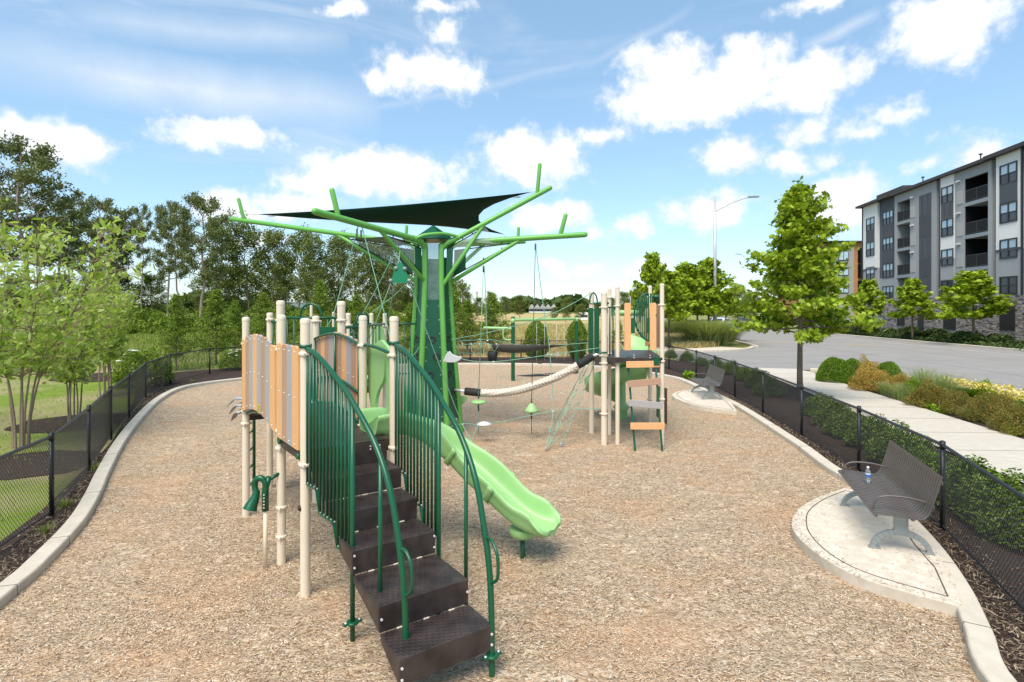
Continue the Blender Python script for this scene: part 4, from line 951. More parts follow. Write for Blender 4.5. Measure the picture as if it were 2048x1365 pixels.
obj('rope_clamps', JN, mat('white_clamp', (.6, .62, .6), .5), net)
# belly mat
m = MB(); rows = []
for i in range(15):
    u = i/14; a = D(985+148*u, 690+1.5*u, 13.3); b = D(985+148*u, 690+1.5*u, 13.9); sag = .26*math.sin(math.pi*min(1, u*.9+.12))**.8*(1-u*.75)
    rows.append([a, a*(.7)+b*.3-Vector((0, 0, sag)), a*.3+b*.7-Vector((0, 0, sag)), b])
m.grid(rows); mt = obj('hammock_mat', m, mat('dark_grey_mat', (.09, .086, .08), .8), net); s_ = mt.modifiers.new('t', 'SOLIDIFY'); s_.thickness = .015
# rubber bucket
bk = MB(); bk.lathe([(.05, -.08), (.10, -.07), (.12, .03), (.125, .14), (.10, .15)], D(985, 716, 13.5), 18); o_ = obj('tyre_seat', bk, M_rubber, net)
# grey foot holds on the ropes
for i, (x, y, Yd) in enumerate(((905, 716, 11.9), (968, 849, 11.9))):
    c = D(x, y, Yd); h_ = MB(); f_s = 1 if i == 0 else .8
    h_.prism([c+Vector((a*f_s, 0, b*f_s)) for a, b in ((-.20, -.08), (-.10, -.10), (.05, -.10), (.16, -.05), (.20, .02), (.10, .03), (0, .07), (-.06, .14), (-.12, .10), (-.16, .02))], (0, .06, 0))
    if i: h_ = MB(); h_.lathe([(0, -.03), (.10, -.025), (.16, 0), (.12, .03), (.04, .055), (0, .06)], c, 18)
    obj('foot_hold', h_, mat('pale_grey_plastic', (.55, .56, .56), .4), net, bevel=.01)
lf = MB(); c = D(921, 804, 13.2); lf.prism([c+Vector(v) for v in ((-.2, 0, -.12), (0, 0, -.10), (.14, 0, .02), (.16, 0, .13), (.02, 0, .14), (-.2, 0, .06))], (0, .05, 0)); obj('leaf_hold', lf, M_slide, net, bevel=.01)
# left ropes hanging from the front-left arm, crossing to the near structure
nl = thing('rope_climber', 'crossed green ropes and a dark green bell shaped plate hanging from the front left arm', 'rope climber', (-3, 10.5, 0))
fA = arm_pts['A']; tA = fA(.62)-Vector((0, 0, .06)); tB = fA(.58)-Vector((0, 0, .06))
bell = D(800, 548, 11.0)
m = MB(); rope(m, [tA, D(670, 620, 10.6), D(655, 660, 10.6), Vector((-3.5, 10.6, 1.5))], .0095); rope(m, [tB, D(762, 600, 10.6), D(781, 682, 10.5), D(790, 740, 10.4)], .0095)
topb = D(785, 500, 11.2)
rope(m, [D(800, 502, 11.6), bell+Vector((-.03, 0, .16))], .008); rope(m, [D(785, 500, 11.6), bell+Vector((.06, 0, .15))], .008)
rope(m, [bell+Vector((-.17, 0, -.16)), D(757, 632, 11.0), D(735, 690, 11.1), D(722, 760, 11.2)], .009); rope(m, [bell+Vector((.18, 0, -.14)), D(845, 640, 11.2), D(908, 808, 11.7), D(925, 850, 11.9)], .009)
rope(m, [bell+Vector((-.1, .0, -.16)), D(775, 640, 11.6), D(752, 700, 12)], .008); rope(m, [bell+Vector((.1, .3, -.1)), D(790, 590, 11.6), D(700, 660, 11.5), D(700, 685, 11.4)], .008)
rope(m, [D(790, 505, 11.9), D(733, 615, 11.9), D(700, 670, 11.9)], .008)
obj('ropes', m, M_rope, nl)
m = MB(); R1 = .165
bp = [(-.21, -.20), (-.20, -.16), (-.13, .06), (-.085, .11), (-.06, .13), (-.085, .17), (-.05, .225), (0, .24), (.05, .225), (.085, .17), (.06, .13), (.085, .11), (.13, .06), (.20, -.16), (.21, -.20)]
m.prism([bell+Vector((x*.87, 0, z*.9)) for x, z in bp], (0, .03, 0)); obj('bell_plate', m, mat('teal_green_plate', (.004, .19, .085), .4), nl)
m = MB()
for x, z in ((-.18, -.13), (.18, -.13), (-.08, .11), (.09, .10)): m.lathe([(0, -.035), (.03, -.03), (.04, 0), (.03, .03), (0, .035)], bell+Vector((x, 0, z)), 10)
for p in (tA, tB): clamp(m, p-Vector((.02, 0, .12)), l=.14, r=.02)
obj('rope_clamps', m, M_greyplast, nl)
# braided rope bridge
br = thing('braided_rope_bridge', 'thick beige braided rope beam sagging between the climbing tower and the far play structure', 'rope beam', (0, 12.3, 0))
p0 = D(930, 783, 12.5); p1 = D(1186, 712, 12.0); path_ = spline([p0, D(985, 787, 12.4), D(1040, 780, 12.35), D(1100, 760, 12.2), D(1145, 738, 12.1), p1], 8)
L_ = len(path_)
i0, i1 = 5, L_-6
m_ = MB(); ctr = spline(path_[i0:i1], 8); acc_ = 0; rows = []; NB = 28
for i, p in enumerate(ctr):
    if i: acc_ += (p-ctr[i-1]).length
    tg = (ctr[min(i+1, len(ctr)-1)]-ctr[max(i-1, 0)]).normalized(); sd_ = tg.cross(Vector((0, 0, 1))).normalized(); up_ = sd_.cross(tg); row = []
    for j in range(NB):
        th_ = 2*math.pi*j/NB; fo = abs(((th_/(math.pi/2)) % 2)-1)      # chevrons fold every quarter turn
        rr_ = .072*(1+.20*abs(math.sin(math.pi*(acc_/.075+fo*.8)))**.6+.05*math.cos(4*th_)); row.append(p+sd_*math.cos(th_)*rr_+up_*math.sin(th_)*rr_)
    rows.append(row)
m_.grid(rows, closed=True)
mbraid = mat('beige_braided_rope', (.55, .47, .40), .9, spec=.1)
t = mbraid.node_tree; b = t.nodes['Principled BSDF']; co = t.nodes.new('ShaderNodeTexCoord'); sp = t.nodes.new('ShaderNodeSeparateXYZ'); t.links.new(co.outputs['Object'], sp.inputs[0])
def tm(op, a, b2=None):
    n = t.nodes.new('ShaderNodeMath'); n.operation = op
    for i, v in enumerate((a, b2)):
        if v is None: continue
        if isinstance(v, (int, float)): n.inputs[i].default_value = v
        else: t.links.new(v, n.inputs[i])
    return n.outputs[0]
yy = tm('ABSOLUTE', tm('SUBTRACT', sp.outputs[1], 0)); zz = tm('MULTIPLY', sp.outputs[2], 1)
path_z = tm('PINGPONG', tm('MULTIPLY', tm('ADD', sp.outputs[2], tm('MULTIPLY', sp.outputs[0], -.28)), 1), .045)
wv = tm('FRACT', tm('ADD', tm('MULTIPLY', sp.outputs[0], 15), tm('MULTIPLY', path_z, 16)))
r = t.nodes.new('ShaderNodeValToRGB'); e = r.color_ramp.elements; e[0].color = (.50, .43, .36, 1); e[1].color = (.68, .60, .52, 1); e[0].position = .1; e[1].position = .6
t.links.new(wv, r.inputs[0]); t.links.new(r.outputs[0], b.inputs['Base Color'])
bp_ = t.nodes.new('ShaderNodeBump'); bp_.inputs['Strength'].default_value = .8; bp_.inputs['Distance'].default_value = .02; t.links.new(wv, bp_.inputs['Height']); t.links.new(bp_.outputs[0], b.inputs['Normal'])
obj('braid', m_, mbraid, br)
for seg in (path_[:i0+1], path_[i1-1:]):
    q_ = MB(); q_.tube(seg, .083, 14); 
    for p in seg[1:-1]: q_.tube([p-(seg[-1]-seg[0]).normalized()*.012, p+(seg[-1]-seg[0]).normalized()*.012], .088, 14)
    obj('rubber_sleeve', q_, M_rubber, br)
for s0_, s1_ in ((TC+Vector((.5, -.1, .98)), path_[0]), (path_[-1], D(1200, 708, 12.0))): q_ = MB(); q_.tube([s0_, s1_], .032, 8); obj('cable_end', q_, M_steel, br)

# ---------------------------------------------------------------- far play structure
rt = thing('play_structure', 'far play structure with tall tan posts, plank ladder and spiral green slide', 'play structure', (2.6, 12.3, 0))
towerL = tower; 
def post2(*a, **k): return post(rt, *a, **k)
def at2(px, py): return P(px, py)
Q1 = P(1208, 890); Q2 = P(1235, 888); Q3 = P(1324, 890); Q4 = P(1183, 866); Q5 = P(1219, 870); Q6 = Vector((3.35, 13.8, 0))
RZ = 1.80
post2(Q1, 3.16, .062, (2.83, RZ+.03, RZ-.12, .64)); post2(Q2, 3.27, .045, (2.86, RZ-.08)); post2(Q3, 3.32, .045, (2.88, RZ-.08, .94))
post2(Q4, 3.22, .058, (2.8, RZ)); post2(Q5, 3.26, .042, (3.05, RZ)); post2(Q6, 3.36, .045, (3.1, 2.8, .6))
m_ = MB(); m_.prism([Vector((x, y, RZ)) for x, y in ((Q1.x-.05, Q1.y-.02), (Q3.x, Q3.y-.05), (Q6.x+.02, Q6.y), (Q4.x+.1, Q6.y+.1), (Q4.x, Q4.y))][::-1], (0, 0, -.11)); obj('deck', m_, M_tread, rt, bevel=.008)
m_ = MB()
for x in (1268, 1300):
    p = D(x, 711, Q3.y-.06); m_.tube([p, p+Vector((0, -.01, 0))], .012, 8); m_.tube([p-Vector((0, 0, .05)), p+Vector((0, -.01, -.05))], .012, 8)
obj('bolts', m_, M_steel, rt)
# plank ladder
La, Lb = P(1271, 903), P(1325, 903); ta = Vector((Q2.x+.22, Q2.y-.02, RZ-.02)); tb = Vector((Q3.x-.13, Q3.y-.02, RZ-.02))
m_ = MB()
for a, b in ((La, ta), (Lb, tb)):
    m_.tube([a-Vector((0, 0, .08)), b-Vector((0, 0, .22)), b+Vector((0, .08, -.06)), b+Vector((0, .1, .02))], .022, 10)
    m_.box(b+Vector((0, -.045, -.05)), (.11, .02, .17))
obj('ladder_rail', m_, M_dgreen, rt, bevel=.004)
for i, (mm, tilt, yy) in enumerate(((M_or, -.02, 741), (M_br, -.1, 778), (M_gr, .09, 819), (M_or, 0, 860))):
    z = (1.66, 1.30, .88, .47)[i]; u = z/1.76; c = (La+(ta-La)*u+Lb+(tb-Lb)*u)/2; c.z = z
    m_ = MB(); Rm = Matrix.Rotation(tilt, 3, 'Y'); m_.box(c+Vector((0, -.03, 0)), (.68, .035, .135), R=Rm); obj('rung_plank', m_, mm, rt, bevel=.006, label=('orange rung plank', 'tan brown rung plank', 'grey rung plank', 'orange rung plank')[i])
# orange boards beside the opening
for x0, x1, yo in ((1249, 1262, 0), (1300, 1313, .0)):
    a, b = D(x0, 697, Q3.y+.02), D(x1, 697, Q3.y+.02); m_ = MB(); zt = 2.92
    m_.prism([Vector((a.x, a.y, RZ+.14)), Vector((b.x, b.y, RZ+.14)), Vector((b.x, b.y, 2.62)), Vector((b.x-.02, b.y, 2.66)), Vector((b.x, b.y, 2.70)), Vector((b.x, b.y, zt-.03)), Vector((b.x-.02, b.y, zt)), Vector((a.x+.02, a.y, zt)), Vector((a.x, a.y, zt-.03))], (0, .035, 0)); obj('board', m_, M_or, rt, bevel=.005)
    m_ = MB(); m_.box(((a.x+b.x)/2+(.11 if x0 < 1290 else -.06), a.y+.05, 2.45), (.10, .03, .32)); obj('bracket', m_, M_dgreen, rt)
# half-round slatted barrier
m_ = MB(); cx_ = 3.10; cy_ = 13.3; z0, z1 = 1.92, 3.16
n = 9; hb = [Vector((cx_+.12, cy_, z0))]
arc_ = [Vector((cx_+.16-.40*math.sin(math.pi*i/16*.94), cy_, z0+.12+(z1-z0-.12)*(1-math.cos(math.pi*i/16))/2)) for i in range(17)]
m_.tube([Vector((cx_+.16, cy_, z0)), Vector((cx_+.10, cy_, z0))]+arc_, .02, 8); m_.tube([Vector((cx_+.16, cy_, z0)), Vector((cx_+.16, cy_, z1))], .016, 8)
for i in range(8):
    x = cx_-.20+.36*(i+.5)/8; s_ = min(1, max(0, (cx_+.16-x)/.40)); a0 = math.asin(s_); zlo = z0+.12+(z1-z0-.12)*(1-math.cos(a0))/2; zhi = z0+.12+(z1-z0-.12)*(1+math.cos(a0))/2
    m_.bar((x, cy_, min(zlo, z0+.35)), (x, cy_, zhi), .026, .018, up=(0, 1, 0))
obj('slatted_barrier', m_, M_dgreen, rt)
# left barrier posts: two flat green strips and arch
m_ = MB()
for px_ in (1181.5, 1193.5): a = D(px_, 700, 12.5); m_.box((a.x, a.y, 2.32), (.105, .03, 1.0))
m_.tube([D(1176, 608, 12.5), D(1200, 608, 12.5)], .015, 8)
c = D(1187, 606, 12.6); m_.tube([c+Vector((.12*math.cos(math.pi*i/10)*.7, 0, .22*math.sin(math.pi*i/10))) for i in range(11)], .016, 8)
a = D(1204, 607, 11.75); m_.tube([a-Vector((.10, 0, 0)), a+Vector((.14, 0, 0))], .022, 8); a = D(1205, 706, 11.6); m_.tube([a-Vector((.12, 0, 0)), a+Vector((.1, 0, 0))], .02, 8)
obj('side_barrier', m_, M_dgreen, rt)
m_ = MB()
for px_ in (1219.5, 1226): a = D(px_, 700, 12.2); m_.tube([Vector((a.x, a.y, RZ)), Vector((a.x, a.y, 2.82))], .014, 8)
m_.tube([Vector((Q1.x, 11.9, 2.83)), Vector((Q2.x, 12.0, 2.83))], .016, 8); m_.box((Q2.x-.16, Q2.y, 1.73), (.11, .05, .15)); obj('rail', m_, M_dgreen, rt)
m_ = MB(); a = D(1312, 596, 12.6); m_.lathe([(0, -.10), (.07, -.08), (.05, -.02), (.09, 0), (.09, .04), (.05, .06), (0, .07)], a, 16); m_.tube([a-Vector((0, 0, .1)), a+Vector((.1, -.2, -.25))], .02, 8); obj('spinner', m_, M_dgreen, rt)
# back boards and beam
m_ = MB(); m_.m = 1; m_.box((3.42, 13.2, 2.4), (.02, .5, 1.0)); m_.m = 0; m_.box((3.30, 13.75, 2.35), (.16, .03, .9)); obj('board_panel', m_, [M_or, M_br], rt)
m_ = MB(); m_.tube([Vector((2.5, 13.9, 2.7)), Vector((3.1, 13.9, 2.7))], .07, 14); obj('roof_beam', m_, M_slide, rt)
# spiral slide
sc_ = Vector((2.78, 14.6, 0)); m_ = MB(); rows = []; n = 34
for i in range(n+1):
    u = i/n; a = math.radians(60-330*u); z = RZ-.02-1.45*u; R0_, R1_ = .12, .86; fl = max(0, (u-.9)/.1)
    q_ = [(R0_, .10), (R0_+.04, .04), ((R0_+R1_)/2, 0), (R1_-.06, .05), (R1_, .30), (R1_+.05, .33), (R1_+.06, .26), (R1_+.03, 0), ((R0_+R1_)/2, -.06), (R0_, 0)]
    rows.append([sc_+Vector((math.cos(a)*r_, math.sin(a)*r_, z+h_*(1-fl*.7))) for r_, h_ in q_])
m_.grid(rows, closed=True); obj('spiral_slide', m_, M_slide, rt)
m_ = MB(); m_.lathe([(.14, -.05), (.15, .22), (.22, .3), (.11, .42), (.10, 1.6)], sc_-Vector((0, .15, 0)), 18); obj('slide_column', m_, M_slide, rt)
m_ = MB(); m_.prism([Vector((2.62, 13.45, RZ)), Vector((3.24, 13.45, RZ)), Vector((3.36, 13.95, 1.25)), Vector((3.3, 14.1, 1.0)), Vector((2.62, 14.1, 1.0)), Vector((2.6, 13.95, 1.25))], (0, .03, -.02)); obj('slide_entry', m_, M_slide, rt)
m_ = MB(); a = P(1305, 862); m_.prism([Vector((3.36, 13.2, .30)), Vector((3.60, 13.2, .10)), Vector((3.60, 13.2, .95)), Vector((3.36, 13.2, 1.02))], (0, .04, 0)); obj('bark_panel', m_, mat('brown_bark_panel', (.05, .028, .016), .9, var=(.10, .06, .035), vscale=12, bump=.8, bscale=30, stretch=(4, 4, 1)), rt)
# climbing net from the left side of the far structure to the ground
cn = thing('climbing_net', 'dark rope climbing net slanting from the far play structure down to the chips', 'climbing net', (1.2, 12, 0))
m_ = MB(); J = MB()
tA_, tB_ = D(1176, 725, 12.3), D(1190, 728, 12.2); gA, gB, gC = P(1092, 903), P(1122, 893), P(1150, 862)
tops = [D(1174, 724, 12.5), D(1180, 724, 12.4), D(1190, 724, 12.3)]; gs = [P(1098, 868), P(1092, 903), P(1122, 895)]
for a, b in zip(tops, gs): rope(m_, [a, (a+b)/2-Vector((0, 0, .02)), b], .009)
for k in range(1, 6):
    u = k/6; pts = [a*(1-u)+b*u for a, b in zip(tops, gs)]; u2 = (k+.6)/6; pts2 = [a*(1-u2)+b*u2 for a, b in zip(tops, gs)]
    rope(m_, [pts[0], pts2[1]], .007); rope(m_, [pts2[1], pts[2]], .007)
    for p in pts: J.tube([p-Vector((0, 0, .02)), p+Vector((0, 0, .02))], .017, 6)
for b in gs: J.tube([b-Vector((0, 0, .03)), b+Vector((0, 0, .10))], .022, 8)
obj('ropes', m_, M_rope, cn); obj('rope_clamps', J, M_greyplast, cn)

# ---------------------------------------------------------------- swing frame
sf = thing('swing_set', 'green swing frame with dark posts and light green beams behind the climbing tower', 'swing frame', (1, 23, 0))
a, b = P(1026, 762), P(1153, 747); H = 2.42
for p in (a, b):
    post(sf, p, 2.50, .075, (), 'post', M_dgreen); m_ = MB(); m_.tube([Vector((p.x, p.y, 2.24)), Vector((p.x, p.y, 2.42))], .085, 14); obj('beam_collar', m_, M_slide, sf)
m_ = MB(); m_.tube([Vector((a.x, a.y, 2.36)), Vector((b.x, b.y, 2.36))], .06, 12, round_end=True); obj('beam', m_, M_slide, sf)
m_ = MB(); e = D(969, 656, 22.4); m_.tube([Vector((a.x, a.y, 2.03)), e], .055, 12, round_end=True); m_.tube(spline([Vector((a.x, a.y, 1.6)), Vector((a.x-.3, a.y, 1.6)), Vector((a.x-.38, a.y, 1.75)), Vector((a.x-.38, a.y, 2.0))], 5), .03, 10); obj('side_arm', m_, M_slide, sf)
for i, (px_, lab) in enumerate(((1078, 'left flat black swing seat under the light green beam'), (1118, 'right flat black swing seat under the light green beam'))):
    u = (px_-1026)/127; c = a*(1-u)+b*u; t = thing('swing', lab, 'swing', (c.x, c.y, 0), 'swings hanging from the swing frame'); dir_ = (b-a).normalized()
    m_ = MB()
    for s in (-.23, .23): m_.tube([c+dir_*s+Vector((0, 0, 2.3)), c+dir_*s+Vector((0, 0, .62))], .006, 5)
    obj('chain', m_, M_steel, t)
    m_ = MB(); m_.grid([[c+dir_*(s*.25)+Vector((0, y, .56+.06*s*s)) for y in (-.08, .08)] for s in (-1, -.5, 0, .5, 1)]); so = obj('seat', m_, M_rubber, t); mo = so.modifiers.new('t', 'SOLIDIFY'); mo.thickness = .02
for i, (px_, py_, w_) in enumerate(((1070, 752, .75), (1122, 748, .7))):
    c = P(px_, py_); m_ = MB(); m_.prism([Vector((c.x+x*w_, c.y+y*w_, .05-.03*abs(x))) for x, y in ((-1, -.1), (-.2, -.45), (1, .1), (.25, .5))][::-1], (0, 0, -.03))
    o = obj('wear_mat', m_, M_rubber); tag(o, ('black rubber wear mat on the chips under the left swing', 'black rubber wear mat on the chips under the right swing')[i], 'rubber mat', 'rubber mats under the swings')

# ---------------------------------------------------------------- lamps and poles
M_galv = mat('weathered_aluminium', (.50, .50, .49), .5, .5, var=(.42, .42, .41), vscale=2)
def lamp(base, top, arm, label, r=.16, hd=.35):
    t = thing('street_lamp', label, 'street lamp', base, 'street lamps')
    b = Vector(base); m_ = MB(); m_.tube([b-Vector((0, 0, .1)), b+Vector((0, 0, top))], [r, r*.55], 14); obj('pole', m_, M_galv, t)
    m_ = MB(); m_.box(b+Vector((0, 0, .06)), (r*3.2, r*3.2, .12)); m_.tube([b, b+Vector((0, 0, .35))], [r*1.4, r*1.15], 14); obj('base', m_, M_galv, t)
    e = b+Vector((arm[0], arm[1], top+arm[2])); s = b+Vector((0, 0, top-1.2*(r/.16)))
    m_ = MB(); m_.tube(spline([s, s*.45+e*.55+Vector((0, 0, .12*top/12)), e], 6), r*.24, 8); obj('arm', m_, M_galv, t)
    u = Vector((arm[0], arm[1], 0)).normalized(); m_ = MB(); m_.bar(e-u*.1, e+u*hd*2+Vector((0, 0, .04)), .28*r/.16, .10*r/.16); m_.lathe([(.05, .05), (.05, .14), (0, .15)], e+u*hd, 8); obj('lamp_head', m_, M_bgrey, t)
L1 = P(1430, 685); lamp(L1, 12.2, (3.0, .3, .0), 'tall grey street lamp with a long thin arm, nearest to the play area', .17, .4)
for px_, Yd, top_y, ax, lab in ((1261, 95, 547, 3.2, 'distant street lamp seen above the slatted barrier of the far play structure'), (1466, 120, 592, -3.0, 'distant small street lamp just right of the nearest lamp pole'), (1512, 80, 520, -2.2, 'distant street lamp half hidden by the big roadside tree')):
    z = CAMH+(HZ-top_y)*Yd/FPX; lamp(Vector(((px_-1024)/FPX*Yd, Yd, -.03)), z, (ax, 0, .8), lab, .13, .35)
M_wood = mat('weathered_pole_wood', (.16, .13, .10), .9)
for i, (px_, ty, Yd, lab) in enumerate(((925, 558, 150, 'taller bare utility pole right of the climbing tower'), (954, 583, 170, 'shorter bare utility pole right of the climbing tower'))):
    x = (px_-1024)/FPX*Yd; m_ = MB(); m_.tube([(x, Yd, -.1), (x, Yd, CAMH+(HZ-ty)*Yd/FPX)], .16, 8); m_.bar((x-.7, Yd, CAMH+(HZ-ty)*Yd/FPX-.5), (x+.7, Yd, CAMH+(HZ-ty)*Yd/FPX-.5), .12, .12); o = obj('utility_pole', m_, M_wood); tag(o, lab, 'utility pole', 'utility poles beyond the field')

# ---------------------------------------------------------------- apartment building
M_lap = None
def lap(name, c, var):
    m = mat(name, c, .8, spec=.2, var=var, vscale=1.2); t = m.node_tree; b = t.nodes['Principled BSDF']
    co = t.nodes.new('ShaderNodeTexCoord'); sp = t.nodes.new('ShaderNodeSeparateXYZ'); t.links.new(co.outputs['Object'], sp.inputs[0])
    mu = t.nodes.new('ShaderNodeMath'); mu.operation = 'MULTIPLY'; mu.inputs[1].default_value = 5.2; t.links.new(sp.outputs[2], mu.inputs[0])
    fr_ = t.nodes.new('ShaderNodeMath'); fr_.operation = 'FRACT'; t.links.new(mu.outputs[0], fr_.inputs[0])
    bp = t.nodes.new('ShaderNodeBump'); bp.invert = True; bp.inputs['Strength'].default_value = 1; bp.inputs['Distance'].default_value = .05; t.links.new(fr_.outputs[0], bp.inputs['Height']); t.links.new(bp.outputs[0], b.inputs['Normal'])
    return m
M_wgrey = lap('grey_siding', (.34, .345, .34), (.31, .315, .31)); M_wwhite = lap('white_siding', (.74, .72, .68), (.69, .67, .63)); M_wdark = lap('slate_siding', (.10, .115, .125), (.085, .1, .11))
def stone_mat():
    m = mat('stone_veneer', (.4, .35, .3), .9, spec=.2); t = m.node_tree; b = t.nodes['Principled BSDF']; co = t.nodes.new('ShaderNodeTexCoord')
    mp = t.nodes.new('ShaderNodeMapping'); mp.inputs['Scale'].default_value = (2.4, 2.4, 6.5); t.links.new(co.outputs['Object'], mp.inputs[0])
    v = t.nodes.new('ShaderNodeTexVoronoi'); v.inputs['Scale'].default_value = 1; v.inputs['Randomness'].default_value = .8; t.links.new(mp.outputs[0], v.inputs['Vector'])
    sp = t.nodes.new('ShaderNodeSeparateColor'); t.links.new(v.outputs['Color'], sp.inputs[0])
    r = t.nodes.new('ShaderNodeValToRGB'); e = r.color_ramp.elements; e[0].color = (.10, .085, .08, 1); e[1].color = (.50, .42, .36, 1)
    x = e.new(.25); x.color = (.24, .20, .18, 1); x = e.new(.5); x.color = (.46, .37, .31, 1); x = e.new(.75); x.color = (.32, .30, .30, 1)
    t.links.new(sp.outputs[0], r.inputs[0]); t.links.new(r.outputs[0], b.inputs['Base Color'])
    bp = t.nodes.new('ShaderNodeBump'); bp.invert = True; bp.inputs['Strength'].default_value = .8; bp.inputs['Distance'].default_value = .06; t.links.new(v.outputs['Distance'], bp.inputs['Height']); t.links.new(bp.outputs[0], b.inputs['Normal'])
    return m
M_stone = stone_mat()
M_win = mat('window_glass', (.30, .42, .52), .08, .0, spec=1.0, var=(.40, .52, .60), vscale=.9); M_windark = mat('dark_window_glass', (.02, .024, .035), .2, spec=.45, var=(.05, .06, .08), vscale=.9)
M_frame = mat('charcoal_frame', (.022, .022, .025), .5); M_charp = mat('charcoal_panel', (.075, .08, .09), .6); M_roof = mat('brown_fascia', (.045, .035, .033), .6)
M_slab = mat('grey_trim', (.30, .32, .33), .7); M_dark = mat('balcony_shade', (.012, .011, .012), 1.0, spec=.05); M_vent = mat('beige_vent', (.45, .43, .40), .7)  # M_dark: shade inside the balcony recesses put into a near-black colour
FD = Vector((.1401, .9901, 0)); FO = Vector((39.6, 44.0, 0)); FN = Vector((-FD.y, FD.x, 0))   # along the front, outwards normal towards the street
def u_of(px): q = (px-1024)/FPX; return ((FO.x-.1415*FO.y)/(q-.1415)-FO.y)/FD.y
bld = thing('apartment_building', 'long four storey grey and white apartment building on a stone base across the street', 'building', FO)
def F(u, d, z): return FO+FD*u+FN*d+Vector((0, 0, z))
def fbox(mb, u0, u1, d0, d1, z0, z1):
    vs = [F(u, d, z) for u in (u0, u1) for d in (d0, d1) for z in (z0, z1)]; mb.add(vs, [(0,1,3,2),(4,6,7,5),(0,4,5,1),(2,3,7,6),(0,2,6,4),(1,5,7,3)])
TOP = 15.25; ZS = 3.9; DEPTH = -18
U = {k: u_of(k) for k in (2048, 2044, 1994.6, 1983, 1976, 1930, 1909.6, 1881, 1873, 1862.7, 1839, 1820, 1794, 1789, 1756.6, 1728)}
def wall(name, m, *boxes):
    mb = MB()
    for b_ in boxes: fbox(mb, *b_)
    return obj(name, mb, m, bld)
# stone base, core walls
wall('stone_base', M_stone, (-14, U[1728]+.05, DEPTH, .12, -.1, ZS))
BZ = [6.45, 9.35, 12.25]          # balcony slab tops
wall('wall', M_wgrey, (U[2044], U[1994.6], DEPTH, .10, ZS, 7.5))
wall('wall', M_wwhite, (U[2044], U[1994.6], DEPTH, .10, 7.5, TOP))
wall('wall', M_wgrey, (U[1994.6], U[1983], DEPTH, -1.0, ZS, TOP)); wall('wall', M_wgrey, (U[1983], U[1976], DEPTH, 0, ZS, TOP))
wall('wall', M_wgrey, (U[1930], U[1909.6], DEPTH, 0, ZS, TOP)); wall('wall', M_wgrey, (U[1909.6], U[1881], DEPTH, .08, ZS, 7.5)); wall('wall', M_wwhite, (U[1909.6], U[1881], DEPTH, .08, 7.5, TOP))
wall('wall', M_wgrey, (U[1873], U[1820], DEPTH, 0, ZS, TOP)); wall('wall', M_wdark, (U[1881], U[1873], DEPTH, -.5, ZS, TOP))
wall('wall', M_wgrey, (U[1794], U[1789], DEPTH, .0, ZS, TOP)); wall('wall', M_wgrey, (U[1789], U[1756.6], DEPTH, -.15, ZS, 6.3)); wall('wall', M_wdark, (U[1789], U[1756.6], DEPTH, -.15, 6.3, TOP))
wall('wall', M_wgrey, (U[1756.6], U[1728], DEPTH, .1, ZS, 7.6)); wall('wall', M_wwhite, (U[1756.6], U[1728], DEPTH, .1, 7.6, TOP))
wall('wall', M_wgrey, (-14, U[2044], DEPTH, -.2, ZS, TOP))
# roof fascia, stepped
mb = MB(); fbox(mb, -14, U[1983]+.2, DEPTH-.5, .55, TOP, TOP+.32); fbox(mb, U[1983]+.2, U[1789]+.6, DEPTH-.5, .42, TOP+.001, TOP+.28); fbox(mb, U[1789]+.6, U[1728]+.9, DEPTH-.5, .62, TOP+.002, TOP+.25); fbox(mb, U[1820]+1, U[1756.6], -6, .2, TOP+.25, TOP+.75); rf = obj('roof', mb, M_roof, bld)
mb = MB()
for px_ in (1964, 1848): u = u_of(px_); p = F(u, .1, TOP+.3); mb.tube([p, p+Vector((0, 0, .5))], .05, 6); mb.tube([p+Vector((0, 0, .45)), p+Vector((0, 0, .55))], .14, 6)
obj('roof_vent', mb, M_frame, rf)
mb = MB(); fbox(mb, U[1881], U[1881]-.12, -.3, .12, ZS, TOP); fbox(mb, U[2048]-.12, U[2048]+.06, .1, .2, ZS, TOP); fbox(mb, U[1728], U[1728]+.12, .0, .2, ZS, TOP); obj('downpipe', mb, M_frame, bld)
for u0, u1 in ((U[2044], U[1994.6]), (U[1909.6], U[1881]), (U[1756.6], U[1728])):
    mb = MB(); fbox(mb, u0, u1, .1, .16, 7.46, 7.62); obj('trim_band', mb, M_charp, bld)
def window(u0, u1, z0, z1, d, n=2, green=False):
    """frame with n bays, sash rail halfway, panes as sub-part"""
    fb = MB(); t = .11
    fbox(fb, u0, u1, d, d+.06, z0, z0+t); fbox(fb, u0, u1, d, d+.06, z1-t, z1)
    w_ = (u1-u0)/n
    for i in range(n+1): c = u0+w_*i; s = -.5 if 0 < i < n else 0; fbox(fb, c-(t/2 if 0 < i < n else 0)*1 - (t if i == n else 0), c+(t/2 if 0 < i < n else 0)+(t if i == 0 else 0), d+.001, d+.061, z0+t, z1-t)
    zm = (z0+z1)/2; fbox(fb, u0+t, u1-t, d+.002, d+.05, zm-.04, zm+.04)
    fr_ = obj('window', fb, M_frame, bld)
    up = MB(); fbox(up, u0+t, u1-t, d-.02, d+.012, zm, z1-t); obj('pane', up, M_win if not green else M_windark, fr_)
    lo = MB(); fbox(lo, u0+t, u1-t, d-.02, d+.011, z0+t, zm); obj('pane', lo, M_windark, fr_)
def panel(u0, u1, z0, z1, d, ribs=0):
    fb = MB(); fbox(fb, u0, u1, d, d+.05, z0, z1)
    for i in range(ribs): c = u0+(u1-u0)*(i+.5)/ribs; fbox(fb, c-.03, c+.03, d+.05, d+.09, z0+.05, z1-.05)
    obj('spandrel_panel', fb, M_charp, bld)
a, b = u_of(2038), u_of(2002.8)
